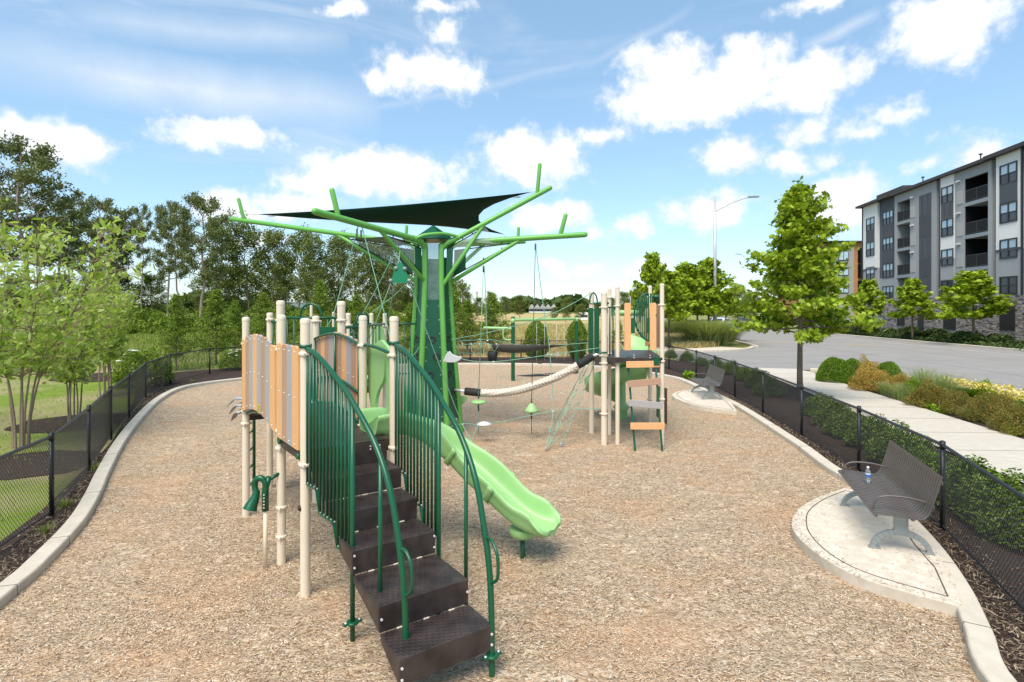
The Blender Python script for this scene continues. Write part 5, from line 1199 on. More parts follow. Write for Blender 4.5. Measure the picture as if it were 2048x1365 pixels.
window(a, b, 12.8, 14.43, .1); panel(a, b, 11.32, 12.8, .1, 0); window(a, b, 9.7, 11.3, .1); window(a, b, 6.85, 8.4, .1); window(a, b, 3.95, 5.4, .1, green=True)
a, b = u_of(1909), u_of(1884.7)
window(a, b, 12.7, 14.3, .08); panel(a, b, 11.3, 12.7, .08, 2); window(a, b, 9.6, 11.25, .08); window(a, b, 6.85, 8.4, .08); window(a, b, 3.95, 5.5, .08, green=True)
a, b = u_of(1784), u_of(1763)
window(a, b, 12.3, 13.9, -.15, 3); panel(a, b, 10.9, 12.3, -.15, 5); window(a, b, 9.4, 10.9, -.15, 3); panel(a, b, 8.0, 9.4, -.15, 5); window(a, b, 6.35, 7.95, -.15, 3); window(a, b, 3.9, 5.4, -.15, 3)
a, b = u_of(1751), u_of(1734.5)
window(a, b, 12.1, 13.7, .1); panel(a, b, 10.8, 12.1, .1, 2); window(a, b, 9.1, 10.8, .1); window(a, b, 6.2, 7.8, .1); 
a, b = U[1862.7], U[1839]
for z0, z1, rb in ((12.2, 14.3, 2), (10.0, 12.2, 6), (7.9, 10.0, 2), (6.0, 7.9, 6), (4.6, 6.0, 2)): panel(a, b, z0+.01, z1-.01, 0, rb)
# balconies
for u0, u1, in ((U[1976], U[1930]), (U[1820], U[1794])):
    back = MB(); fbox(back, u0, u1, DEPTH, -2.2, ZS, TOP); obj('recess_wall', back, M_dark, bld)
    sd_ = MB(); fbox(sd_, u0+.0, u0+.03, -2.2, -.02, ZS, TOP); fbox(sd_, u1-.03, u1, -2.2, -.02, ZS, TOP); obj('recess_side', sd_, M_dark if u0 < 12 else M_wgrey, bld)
    hd_ = MB(); fbox(hd_, u0, u1, -.25, -.01, 14.4, TOP); obj('header', hd_, M_wgrey, bld)
    for z in BZ:
        sl2 = MB(); fbox(sl2, u0, u1, -2.2, .03, z-.32, z); s2_ = obj('balcony', sl2, M_slab, bld)
        rl = MB(); fbox(rl, u0+.04, u1-.04, -.06, -.02, z+1.05, z+1.12); fbox(rl, u0+.04, u1-.04, -.06, -.02, z+.08, z+.14)
        k = 34
        for i in range(k+1): c = u0+.06+(u1-u0-.12)*i/k; w2 = .035 if i % 17 == 0 else .011; fbox(rl, c-w2, c+w2, -.055, -.025, z, z+1.08)
        obj('railing', rl, M_frame, s2_)
        dr = MB(); uu0 = u0+.25*(u1-u0); fbox(dr, uu0, u1-.3, -2.2, -2.16, z+.02, z+2.15); obj('balcony_door', dr, M_windark, bld)
# wall lights and vents by the balconies
for px_, vpx in ((1918, 1920), (1825, 1826)):
    for z in (14.4, 11.5, 8.7, 5.8):
        u = u_of(px_); mb = MB(); fbox(mb, u-.25, u+.25, 0, .16, z-.07, z+.08); obj('wall_light', mb, mat('white_fitting', (.7, .7, .7), .5) if 'white_fitting' not in bpy.data.materials else bpy.data.materials['white_fitting'], bld)
        u = u_of(vpx); mb = MB(); fbox(mb, u-.42, u+.42, 0, .04, z-2.1, z-.9); obj('wall_vent', mb, M_vent, bld)
# openings in the stone base
for p0_, p1_, z0, z1 in ((1915, 1890, .9, 2.9), (1812, 1797, 1.0, 2.8), (1750, 1736, 1.0, 2.8), (2034, 2003, 1.1, 3.0)):
    mb = MB(); a, b = u_of(p0_), u_of(p1_); fbox(mb, a, b, .12, .16, z0, z1)
    for i in range(12): zz_ = z0+(z1-z0)*(i+.5)/12; fbox(mb, a+.05, b-.05, .16, .20, zz_-.03, zz_+.03)
    obj('louvre', mb, M_roof, bld)
mb = MB(); a, b = u_of(1850), u_of(1839); fbox(mb, a, b, .12, .2, -.1, 2.4); obj('door', mb, M_frame, bld)
# second building behind, grey and orange
b2_ = thing('apartment_building', 'farther grey and orange brick apartment building behind the big roadside tree', 'building', (60, 100, 0))
def bx2(m, x0, x1, y0, y1, z0, z1, name='wall', par=None):
    mb = MB(); mb.box(((x0+x1)/2, (y0+y1)/2, (z0+z1)/2), (x1-x0, y1-y0, z1-z0)); return obj(name, mb, m, par or b2_)
M_g2 = mat('taupe_wall', (.30, .285, .265), .8, var=(.27, .255, .24), vscale=.6); M_o2 = mat('orange_brick', (.45, .21, .09), .8, var=(.38, .17, .07), vscale=1.5)
Yb = 100; X2 = lambda px_: (px_-1024)/FPX*Yb
def Z2(py_): return CAMH+(HZ-py_)*Yb/FPX
bx2(M_o2, X2(1630), X2(1662), Yb, Yb+14, 0, Z2(488)); bx2(M_g2, X2(1662), X2(1706), Yb-.3, Yb+14, 0, Z2(486)); bx2(M_o2, X2(1706), X2(1740), Yb+.2, Yb+14, 0, Z2(485))
bx2(M_roof, X2(1628), X2(1742), Yb-.6, Yb+14.4, Z2(484.9), Z2(482.5), 'roof')
for y0, y1 in ((503, 522), (535, 552), (568, 587)):
    for x0, x1 in ((1674, 1695), (1640, 1655)):
        f = bx2(M_frame, X2(x0), X2(x1), Yb-.4, Yb-.2 if x0 > 1660 else Yb+.1, Z2(y1), Z2(y0), 'window')
        mb = MB(); xm = X2((x0+x1)/2)
        for q0, q1 in ((X2(x0)+.12, xm-.06), (xm+.06, X2(x1)-.12)): mb.box(((q0+q1)/2, Yb-.41, (Z2(y1)+Z2(y0))/2), (q1-q0, .03, Z2(y0)-Z2(y1)-.24))
        obj('pane', mb, M_win, f)
    f = bx2(M_dark, X2(1717), X2(1730), Yb-.4, Yb+.3, Z2(y1+4), Z2(y0-6), 'balcony')
# small white sheds / houses beyond the field
for i, (x0, x1, y0, y1, Yd, lab, roofc) in enumerate(((1058, 1112, 616, 627, 420, 'long low white building with many gables on the horizon', 1), (1108, 1128, 611, 622, 560, 'pale grey block on the horizon right of the white building', 0), (1042, 1062, 596, 622, 600, 'dark grey glass office block just above the distant trees', 0), (1159, 1173, 625, 632, 150, 'small white site trailer beyond the field', 0))):
    X = lambda p: (p-1024)/FPX*Yd; Z = lambda p: CAMH+(HZ-p)*Yd/FPX
    t = thing('house' if i != 2 else 'office_block', lab, 'building', (X((x0+x1)/2), Yd, 0)); mb = MB(); mb.box((X((x0+x1)/2), Yd, (Z(y0)-1)/2), (X(x1)-X(x0), Yd*.03, Z(y0)+1)); obj('wall', mb, mat('far_wall', ((.75, .72, .68), (.5, .52, .56), (.10, .14, .2), (.8, .8, .78))[i], .7), t)
    if roofc:
        for k in range(5):
            xa = X(x0+(x1-x0)*k/5); xb = X(x0+(x1-x0)*(k+1)/5); mb = MB(); mb.prism([(xa, Yd-7, Z(y0)), (xb, Yd-7, Z(y0)), ((xa+xb)/2, Yd-7, Z(y0)+2.6)], (0, 10, 0)); obj('roof', mb, mat('far_roof', (.42, .40, .40), .8), t)
    if i in (0, 3):
        mb = MB()
        for k in range(9 if i == 0 else 2): xx = X(x0+(x1-x0)*(k+.5)/(9 if i == 0 else 2)); mb.box((xx, Yd-Yd*.015-.05, Z(y0)*.5), (Yd*.006, .1, Yd*.004))
        obj('window', mb, M_windark, t)
# parked cars along the far street
def make_car(label, paint):
    t = thing('parked_car', label, 'car', (0, 0, 0), 'cars parked along the far street')
    prof_ = [(-2.2, .35), (-2.25, .75), (-2.1, .98), (-1.35, 1.05), (-.75, 1.5), (.9, 1.55), (1.7, 1.12), (2.2, 1.0), (2.25, .5), (2.15, .32)]
    m = MB(); rows = []
    for y, k in ((-.88, .94), (-.80, 1), (.80, 1), (.88, .94)): rows.append([Vector((x*k, y, .33+(z-.33)*(1 if abs(y) < .85 else .93))) for x, z in prof_])
    m.grid(rows, smooth=False); m.add(rows[0], [tuple(reversed(range(10)))]); m.add(rows[-1], [tuple(range(10))]); m.add([r[0] for r in rows]+[r[-1] for r in rows], [(0, 1, 2, 3, 7, 6, 5, 4)]); obj('body', m, paint, t, bevel=.03)
    m = MB()
    for y in (-.89, .865): m.prism([(-1.15, y, 1.06), (1.45, y, 1.08), (.85, y, 1.44), (-.68, y, 1.40)], (0, .025, 0))
    m.prism([(-1.34, -.7, 1.09), (-1.34, .7, 1.09), (-.80, .66, 1.46), (-.80, -.66, 1.46)], (-.03, 0, .02)); m.prism([(1.64, -.7, 1.16), (1.64, .7, 1.16), (.98, .66, 1.50), (.98, -.66, 1.50)], (.03, 0, .02)); obj('window', m, M_windark, t)
    for x in (-1.4, 1.4):
        for y in (-.80, .80):
            m = MB(); m.tube([(x, y-.1, .33), (x, y+.1, .33)], .33, 18); wv_ = obj('wheel', m, M_rubber, t); m = MB(); m.tube([(x, y-.11, .33), (x, y+.11, .33)], .19, 12); obj('rim', m, M_greyplast, wv_)
    for y in (-.6, .6): m = MB(); m.box((-2.22, y, .76), (.08, .35, .14)); obj('headlight', m, mat('lamp_glass', (.7, .7, .7), .2) if 'lamp_glass' not in bpy.data.materials else bpy.data.materials['lamp_glass'], t)
    return t
c0 = make_car('white car parked beyond the grass mounds left of the lamp pole', mat('white_car_paint', (.7, .7, .7), .25, coat=.5)); c0.location = (28.5, 78, -.01); c0.rotation_euler = (0, 0, .9)
c1 = make_car('blue car parked just right of the nearest lamp pole', mat('blue_car_paint', (.02, .08, .3), .25, coat=.5)); c1.location = (30.5, 84, -.01); c1.rotation_euler = (0, 0, .6)
c2 = make_car('silver car parked half hidden behind the big roadside tree', mat('silver_car_paint', (.4, .42, .44), .25, .4, coat=.5)); c2.location = (34.5, 64, -.01); c2.rotation_euler = (0, 0, 1.45)
c3 = make_car('dark grey car parked farthest along the street behind the tree', mat('grey_car_paint', (.06, .07, .08), .25, coat=.5)); c3.location = (36.0, 88, -.01); c3.rotation_euler = (0, 0, 1.45)
# ---------------------------------------------------------------- vegetation
def leafmat(name, cols, tr=.35, rough=.55):
    return mat(name, cols[0], rough, spec=.3, attr=cols, transl=tr)
ML_maple = leafmat('maple_leaf', [(.09, .135, .006), (.20, .29, .012), (.33, .45, .025), (.46, .56, .08)])
ML_young = leafmat('young_tree_leaf', [(.05, .13, .012), (.10, .22, .02), (.16, .30, .03)])
ML_mag = leafmat('long_pale_leaf', [(.17, .25, .03), (.30, .42, .07), (.44, .55, .14), (.55, .62, .30)], .5)
ML_pine = leafmat('pine_needle', [(.06, .08, .025), (.11, .14, .042), (.18, .21, .075), (.27, .27, .14)], .25, .8)
ML_wood = leafmat('woodland_leaf', [(.06, .09, .018), (.11, .155, .03), (.19, .24, .06), (.30, .32, .13)], .35, .7)
ML_cedar = leafmat('cedar_leaf', [(.06, .11, .010), (.12, .19, .017), (.20, .29, .03), (.29, .38, .055)], .25, .7)
ML_dark = leafmat('dark_tree_leaf', [(.03, .055, .015), (.06, .10, .022), (.10, .15, .035)], .2, .7)
ML_holly = leafmat('clipped_shrub_leaf', [(.03, .065, .006), (.07, .125, .01), (.13, .21, .018), (.21, .31, .03)], .2, .45)
ML_mound = leafmat('soft_mound_leaf', [(.06, .12, .006), (.12, .22, .01), (.20, .32, .015)], .25)
ML_lime = leafmat('lime_leaf', [(.12, .22, .01), (.24, .38, .015), (.36, .48, .03)], .3)
ML_orange = leafmat('orange_spirea_leaf', [(.16, .21, .025), (.34, .29, .045), (.58, .32, .08), (.64, .42, .13)], .3)
ML_copper = leafmat('copper_spirea_leaf', [(.07, .11, .014), (.15, .17, .025), (.27, .19, .04), (.42, .25, .07)], .25)
ML_yel = leafmat('yellow_petal', [(.65, .45, .06), (.8, .65, .15), (.85, .78, .35)], .3)
ML_sage = leafmat('sage_grass_blade', [(.16, .22, .07), (.28, .35, .13), (.45, .46, .24)], .45, .7)
M_trunk = mat('tree_bark', (.12, .09, .065), .9, spec=.15, var=(.20, .155, .115), vscale=8, bump=.6, bscale=30, stretch=(1, 1, .3))
M_pale = mat('pale_smooth_bark', (.30, .23, .165), .8, spec=.2, var=(.22, .165, .115), vscale=7, bump=.3, bscale=25, stretch=(1, 1, .3))
M_pinebark = mat('pine_bark', (.22, .17, .14), .9, spec=.1, var=(.33, .27, .23), vscale=2)
MAPLE = [(-1, 0, 0), (-.55, -.28, .03), (-.55, -.8, -.05), (-.1, -.42, .05), (.25, -.95, -.08), (.4, -.35, .05), (1, 0, -.12), (.4, .35, .05), (.25, .95, -.08), (-.1, .42, .05), (-.55, .8, -.05), (-.55, .28, .03)]
OVAL = [(-1, 0, 0), (-.3, -.9, .08), (.5, -.7, .05), (1, 0, -.1), (.5, .7, .05), (-.3, .9, .08)]
DIAM = [(-1, 0, 0), (0, -1, .1), (1, 0, 0), (0, 1, .1)]
def rfr(n, rg, up=.6):
    """random leaf frames, normals biased upwards"""
    nrm_ = rg.normal(0, 1, (n, 3)); nrm_[:, 2] = np.abs(nrm_[:, 2])*.6+up; nrm_ /= np.linalg.norm(nrm_, axis=1, keepdims=True)
    a = rg.normal(0, 1, (n, 3)); U = a-nrm_*(a*nrm_).sum(1, keepdims=True); U /= np.linalg.norm(U, axis=1, keepdims=True)
    return U, np.cross(nrm_, U)
def leaves(name, pts, size, m, parent, rg, shape=DIAM, aspect=.55, up=.6, var=.3):
    pts = np.asarray(pts, np.float32); n = len(pts); U, V = rfr(n, rg, up); s = size*rg.uniform(1-var, 1+var, (n, 1))
    return cards(name, pts, U*s, V*s*aspect, m, np.clip(rg.random(n)*.75+rg.random(n)*.25, 0, 1), shape, parent)
def limbs_tree(rg, H, z0, n, R, prof, elev, rise=0.0, trunk_r=.09, droop=0, twigs=5, leafn=60, jit=.16, start=.25, wig=.05, bare=0, tl=.32):
    wood = MB(); tr = []; x = y = 0
    for k in range(9):
        tr.append(Vector((x, y, H*.97*k/8))); x += rg.normal(0, wig*H*.03); y += rg.normal(0, wig*H*.03)
    tr[0].z = -.1
    wood.tube(tr, [trunk_r*(1-.85*(k/8)) for k in range(9)], 9)
    P_ = []; a = rg.uniform(0, 6)
    for i in range(n):
        u = (i+.5)/n; z = z0+(H*.96-z0)*u; a += 2.4+rg.normal(0, .25); L_ = R*prof(u)*rg.uniform(.68, 1.1)
        k = min(7, int(z/(H*.97)*8)); f = z/(H*.97)*8-k; b = tr[k]*(1-f)+tr[min(k+1, 8)]*f
        e = math.radians(elev(u)+rg.normal(0, 6)); d = Vector((math.cos(a)*math.cos(e), math.sin(a)*math.cos(e), math.sin(e)))
        pts = [b+d*(L_*t)+Vector((0, 0, (rise*t*t-droop*t*t)*L_)) for t in (0, .25, .5, .75, 1)]
        wood.tube(pts, [trunk_r*.34*(1-.85*t)*max(.4, 1-u*.6) for t in (0, .25, .5, .75, 1)], 5, caps=False)
        if rg.random() < bare: continue
        segs = [(pts[0]+(pts[-1]-pts[0])*start, pts[-1])]
        for j in range(twigs):
            t = rg.uniform(start, .98); p = pts[0]*(1-t)+pts[-1]*t+Vector((0, 0, (rise-droop)*t*t*L_*.5)); sd_ = d.cross(Vector((0, 0, 1))); sd_ = sd_.normalized() if sd_.length > .01 else Vector((1, 0, 0))
            q = p+(d*.6+sd_*rg.choice([-1, 1])*rg.uniform(.5, 1)+Vector((0, 0, rg.uniform(-.1, .5))))*(L_*tl*rg.uniform(.5, 1.1)*(1.15-t*.5))
            wood.tube([p, q], [trunk_r*.09, trunk_r*.03], 3, caps=False); segs.append((p, q))
        per = max(2, int(leafn*(.4+.6*prof(u))/len(segs)))
        for p, q in segs:
            t = rg.random((per, 1))**.75; A = np.array(p)*(1-t)+np.array(q)*t; A += rg.normal(0, jit, (per, 3))*np.array([1, 1, .7]); P_.append(A)
    return wood, np.concatenate(P_)
def mk_tree(name, label, cat, leafm, bark, wood, pts, size, rg, group=None, **kw):
    t = thing(name, label, cat, (0, 0, 0), group); obj('trunk', wood, bark, t); leaves('crown', pts, size, leafm, t, rg, **kw); return t
G = lambda s: np.random.default_rng(s)
# --- big roadside maple
rg = G(19)
base = P(1600, 800); Hm = 6.6
prof_m = lambda u: (.98-.05*u if u < .22 else 1.0-(u-.18)*1.08)*(.93+.09*math.sin(u*17))+.06
wood, pts = limbs_tree(rg, Hm, 1.95, 74, 1.95, prof_m, lambda u: -6+52*u, rise=.10, trunk_r=.095, twigs=8, leafn=165, jit=.10, start=.22, tl=.33)
big = mk_tree('maple_tree', 'large bright green maple standing between the right fence and the sidewalk', 'tree', ML_maple, M_trunk, wood, pts, .088, rg, shape=MAPLE, aspect=.95, up=.45)
big.location = (base.x, base.y, 0)
# --- younger maples across the road and beyond the side street
rg = G(12); wood, pts = limbs_tree(rg, 5.2, 1.8, 34, 2.0, lambda u: 1.0-.85*u+.05, lambda u: 2+45*u, rise=.1, trunk_r=.085, twigs=6, leafn=120, jit=.13)
mA = mk_tree('street_tree', 'young bright green street tree in front of the stone base, left of the three', 'tree', ML_maple, M_trunk, wood, pts, .15, rg, group='young street trees', shape=MAPLE, aspect=.9)
def place_t(t, px_, Y_, h, H0): s = h/H0; t.location = ((px_-1024)/FPX*Y_, Y_, -.03); t.scale = (s, s, s)
def zpx(py_, Y_): return CAMH+(HZ-py_)*Y_/FPX
place_t(mA, 1737, 60, zpx(563, 60), 5.2)
def cp(src, px_, Y_, top, H0, lab, rz=0, w=1, group=None):
    h = zpx(top, Y_)+.03; s = h/H0; return dup(src, ((px_-1024)/FPX*Y_, Y_, -.03), rz, (s*w, s*w, s), label=lab, group=group)
cp(mA, 1825, 50, 563, 5.2, 'young bright green street tree in front of the stone base, middle of the three', 1.3, 1.15)
cp(mA, 1947, 44, 548, 5.2, 'widest young street tree in front of the stone base, right of the three', 2.9, 1.45)
tall = cp(mA, 1305, 40, 513, 5.2, 'slim tall green tree rising behind the right posts of the far play structure', 4.0, .72)
cp(mA, 1338, 42, 548, 5.2, 'bushy green tree right behind the slim one beyond the side street', .7, 1.05)
cp(mA, 1372, 46, 533, 5.2, 'full green tree left of the nearest lamp pole', 5.2, 1.15)
cp(mA, 1418, 48.5, 524, 5.2, 'full green tree directly behind the nearest lamp pole', 2.2, 1.1)
cp(mA, 1452, 70, 585, 5.2, 'small green tree right of the nearest lamp pole', 2.2, 1.3)
cp(mA, 1395, 60, 560, 5.2, 'green tree filling the gap behind the two full trees by the lamp', 3.3, 1.4)
# --- pale multi-stem trees on the left lawn
def multistem(rg, H, R, nst=7, leafn=420, flare=.5):
    wood = MB(); P_ = []
    for i in range(nst):
        a = 6.28*i/nst+rg.normal(0, .3); r0 = .13; b = Vector((math.cos(a)*r0, math.sin(a)*r0, -.1)); hh = H*rg.uniform(.75, 1); rr = R*rg.uniform(.35, .9)
        pts = spline([b, b*1.3+Vector((0, 0, H*.16)), Vector((math.cos(a)*rr*.22, math.sin(a)*rr*.22, H*.34)), Vector((math.cos(a+.2)*rr*.6, math.sin(a+.2)*rr*.6, hh*.68)), Vector((math.cos(a+.1)*rr*.8, math.sin(a+.1)*rr*.8, hh*.95))], 4)
        k = len(pts); wood.tube(pts, [.027*(1-.8*j/(k-1)) for j in range(k)], 7, caps=False)
        for j in range(int(k*.42), k):
            for q_ in range(5):
                aa = a+rg.normal(0, 1.3); e = rg.uniform(-.05, .9); ll = rg.uniform(.3, .8)*R*.55; d = Vector((math.cos(aa)*math.cos(e), math.sin(aa)*math.cos(e), math.sin(e)))
                p = pts[j]; t_ = p+d*ll; wood.tube([p, p+d*ll*.5+Vector((0, 0, .03)), t_], [.010, .007, .004], 4, caps=False)
                n_ = int(leafn/45); tt_ = rg.random((n_, 1))**.6; A = np.array(p)*(1-tt_)+np.array(t_)*tt_+rg.normal(0, .085, (n_, 3)); P_.append(A)
    return wood, np.concatenate(P_)
rg = G(21); wood, pts = multistem(rg, 5.0, 2.35, 7, 360)
t1 = mk_tree('flowering_tree', 'nearest pale leaved multi-stem tree with white flowers beside the left fence', 'tree', ML_mag, M_pale, wood, pts, .085, rg, shape=OVAL, aspect=.38, up=.25)
for i in range(26):
    fl = MB(); a = rg.uniform(0, 6.28); c = Vector(pts[rg.integers(0, len(pts))])
    for k in range(5): b_ = a+k*1.257; fl.add([c, c+Vector((math.cos(b_-.35)*.05, math.sin(b_-.35)*.05, .02)), c+Vector((math.cos(b_)*.085, math.sin(b_)*.085, .03)), c+Vector((math.cos(b_+.35)*.05, math.sin(b_+.35)*.05, .02))], [(0, 1, 2, 3)])
    obj('flower', fl, bpy.data.materials.get('white_petal') or mat('white_petal', (.8, .78, .7), .6), t1)
p = P(52, 893); t1.location = (p.x-.1, p.y, 0)
rg = G(22); wood, pts = multistem(rg, 4.4, 1.5, 6, 300)
t2 = mk_tree('flowering_tree', 'second multi-stem tree along the left fence, rising from a round mulch ring', 'tree', ML_mag, M_pale, wood, pts, .085, rg, shape=OVAL, aspect=.4, up=.3); p = P(148, 842); t2.location = (p.x, p.y, 0); t2.scale = (.9, .9, .80)
t3 = dup(t2, tuple(P(210, 792)), 2.0, (1.0, 1.0, .92), label='third multi-stem tree along the left fence, slightly darker and farther away')
dup(t1, (-14.2, 11.6, 0), 1.5, (1, 1, 1.0), label='pale leaved multi-stem tree cut by the left edge of the photo')
# light flowering bush and shrubs behind left fence
rg = G(23)
def bush_pts(rg, n, rx, ry, h, shell=.55, lump=.16, pw=.5):
    v = rg.normal(0, 1, (n, 3)); v /= np.linalg.norm(v, axis=1, keepdims=True); v[:, 2] = np.abs(v[:, 2])*1.0
    ph = rg.uniform(0, 6.28, 6); lum = 1+lump*(np.sin(v[:, 0]*5+ph[0])*np.sin(v[:, 1]*5+ph[1])+np.sin(v[:, 2]*7+ph[2])*.6*np.sin(v[:, 0]*7+ph[3]))
    r = (shell+(1-shell)*rg.random(n)**pw)*lum; p = v*r[:, None]; p[:, 2] = np.where(p[:, 2] < .1, p[:, 2]+rg.uniform(0, .25, n), p[:, 2])
    return p*np.array([rx, ry, h])
def mk_bush(name, label, m, rg, n, size, rx=.5, ry=.5, h=.8, group=None, cat='shrub', shell=.6, lump=.14, **kw):
    t = thing(name, label, cat, (0, 0, 0), group); wd_ = MB()
    for i in range(6): a = i*1.05; wd_.tube([(0, 0, -.05), (math.cos(a)*rx*.35, math.sin(a)*ry*.35, h*.4), (math.cos(a)*rx*.6, math.sin(a)*ry*.6, h*.75)], [.018*h, .012*h, .005], 5, caps=False)
    obj('stems', wd_, M_trunk, t); leaves('foliage', bush_pts(rg, n, rx, ry, h, shell, lump), size, m, t, rg, **kw); return t
# clipped row along the right fence
sh = mk_bush('clipped_shrub', 'x', ML_holly, rg, 5200, .030, .55, .55, .95, group='shrubs in a row between the right fence and the sidewalk', up=.5, aspect=.5, shell=.5, lump=.15)
rowpx = [(1342, 715, .82), (1374, 722, .85), (1402, 730, .8), (1432, 738, .85), (1462, 748, .95), (1492, 760, .95), (1516, 775, 1.0), (1540, 790, 1.0), (1640, 830, 1.0), (1665, 850, 1.0), (1700, 872, 1.05), (1745, 893, 1.05), (1800, 925, 1.1), (1855, 965, 1.1), (1940, 1015, 1.1), (2010, 1050, 1.15), (2080, 1090, 1.1)]
ordn = ['first', 'second', 'third', 'fourth', 'fifth', 'sixth', 'seventh', 'eighth', 'ninth', 'tenth', 'eleventh', 'twelfth', 'thirteenth', 'fourteenth', 'fifteenth', 'sixteenth', 'seventeenth', 'eighteenth']
for i, (px_, py_, s) in enumerate(rowpx):
    c = P(px_, py_); lab = '%s green clipped shrub from the far end of the row along the right fence' % ordn[i]
    if i == 0: o_ = sh; o_.location = (c.x, c.y, -.02); o_.scale = (s*.85, s*.85, s*.62); o_['label'] = lab
    else: dup(sh, (c.x+.0, c.y, -.02), i*1.7, (s*.86, s*.86, s*(.62+.09*math.sin(i*2.3))), label=lab)
# planting bed by the road
mound = mk_bush('mound_shrub', 'large soft dark green mounded shrub at the far corner of the roadside bed', ML_mound, rg, 16000, .045, 1, 1, 1, group='green mounded shrubs in the roadside bed', up=.3, aspect=.28, shell=.8, lump=.04)
def put(t, px_, py_, rx, h, ry=None): c = P(px_, py_); t.location = (c.x+.12, c.y+(ry or rx)*.45+.08, -.02); t.scale = (rx, ry or rx, h)
def cput(src, px_, py_, rx, h, lab, rz=0, ry=None, group=None):
    c = P(px_, py_); return dup(src, (c.x+.12, c.y+(ry or rx)*.45+.08, -.02), rz, (rx*.95, (ry or rx)*.9, h), label=lab, group=group)
put(mound, 1676, 766, .68, .93); cput(mound, 1710, 763, .62, .86, 'second soft green mounded shrub, right behind the largest one', 2); cput(mound, 1782, 768, .62, .80, 'third soft green mounded shrub, behind the orange one', 4)
orn = mk_bush('spirea_shrub', 'bright orange topped spirea between the green mounds', ML_orange, rg, 9000, .034, 1, 1, 1, group='orange and copper spirea shrubs in the roadside bed', up=.5, aspect=.5, lump=.22, shell=.6)
put(orn, 1745, 784, .62, .85); cput(orn, 1738, 768, .45, .95, 'tallest orange spirea at the back of the bed', 1.2); cput(orn, 1806, 784, .42, .60, 'small orange spirea right of the larger orange one', 3)
cop = mk_bush('spirea_shrub', 'copper red spirea left of the row of three dark ones', ML_copper, rg, 11000, .032, 1, 1, 1, group='orange and copper spirea shrubs in the roadside bed', up=.5, aspect=.5, lump=.22, shell=.6)
put(cop, 1868, 818, .52, .72); cput(cop, 1924, 831, .44, .58, 'dark copper spirea right of the copper red one', 1.1); cput(cop, 1984, 848, .50, .68, 'large dark copper spirea with greenish top', 2.4); cput(cop, 2050, 872, .50, .62, 'copper spirea at the right edge of the photo', 3.9); cput(cop, 2012, 838, .36, .60, 'small copper spirea behind the large dark one', 5)
lim = mk_bush('lime_shrub', 'round lime green shrub in the middle of the roadside bed', ML_lime, rg, 8000, .035, 1, 1, 1, group='lime green shrubs in the roadside bed', up=.5, aspect=.6)
put(lim, 1830, 793, .34, .58); cput(lim, 1975, 805, .40, .62, 'low lime green shrub among the yellow lilies', 2)
def tuft(rg, n, h, spread, wd_, lean=.5):
    a = rg.uniform(0, 6.28, n); r = np.abs(rg.normal(0, spread*.25, n)); pos = np.stack([np.cos(a)*r, np.sin(a)*r, np.zeros(n)], 1); hh = h*rg.uniform(.55, 1.05, (n, 1)); ln = np.abs(rg.normal(0, lean, (n, 1)))
    hd_ = np.stack([np.cos(a), np.sin(a), 0*a], 1); up_ = np.array([[0, 0, 1.]]); U = np.stack([-np.sin(a), np.cos(a), 0*a], 1)*wd_
    V1 = (up_+hd_*ln*.35)*hh*.45; V2 = (up_*.85+hd_*ln*.9)*hh*.35; V3 = (up_*.35+hd_*ln*1.5)*hh*.25
    return np.concatenate([pos, pos+V1, pos+V1+V2]), np.concatenate([U, U*.8, U*.6]), np.concatenate([V1, V2, V3])
def mk_tuft(label, m, rg, n, h, spread, wd_, group, lean=.5, name='ornamental_grass', cat='grass clump'):
    pos, U, V = tuft(rg, n, h, spread, wd_, lean); nn = len(pos)
    o = cards(name, pos, U, V, m, rg.random(nn), [(-1, 0, 0), (1, 0, 0), (.78, 1, 0), (-.78, 1, 0)]); return tag(o, label, cat, group)
gr = mk_tuft('tall wispy ornamental grass behind the lime shrub', ML_sage, rg, 700, 1.05, .7, .004, 'ornamental grass clumps in the roadside bed', .7)
c = P(1845, 790); gr.location = (c.x, c.y, -.02)
def ctuft(src, px_, py_, s, lab, rz=1, group=None):
    r = src.copy(); COL.objects.link(r); c = P(px_, py_); r.location = (c.x, c.y, -.02); r.scale = (s, s, s) if not isinstance(s, tuple) else s; r.rotation_euler = (0, 0, rz); r['label'] = lab
    if group: r['group'] = group
    return r
ctuft(gr, 1885, 800, .95, 'wispy ornamental grass left of the yellow lilies', 2); ctuft(gr, 1800, 800, .6, 'straw coloured grass clump at the sidewalk edge of the bed', 3); ctuft(gr, 1768, 789, .5, 'low green grass clump in front of the orange spirea', 1.4)
ctuft(gr, 1950, 842, .42, 'strappy green clump at the sidewalk edge in front of the dark spirea', 4)
grass('bed_grass', [(11.15, 12), (12.45, 20.2), (13.5, 24.2), (14.0, 24), (12.95, 20), (11.6, 12), (11.0, 9), (10.6, 9)], 9000, .06, .28, ML_sage, 'thin grass along the sidewalk edge of the roadside bed', seed=9, wd=.003)
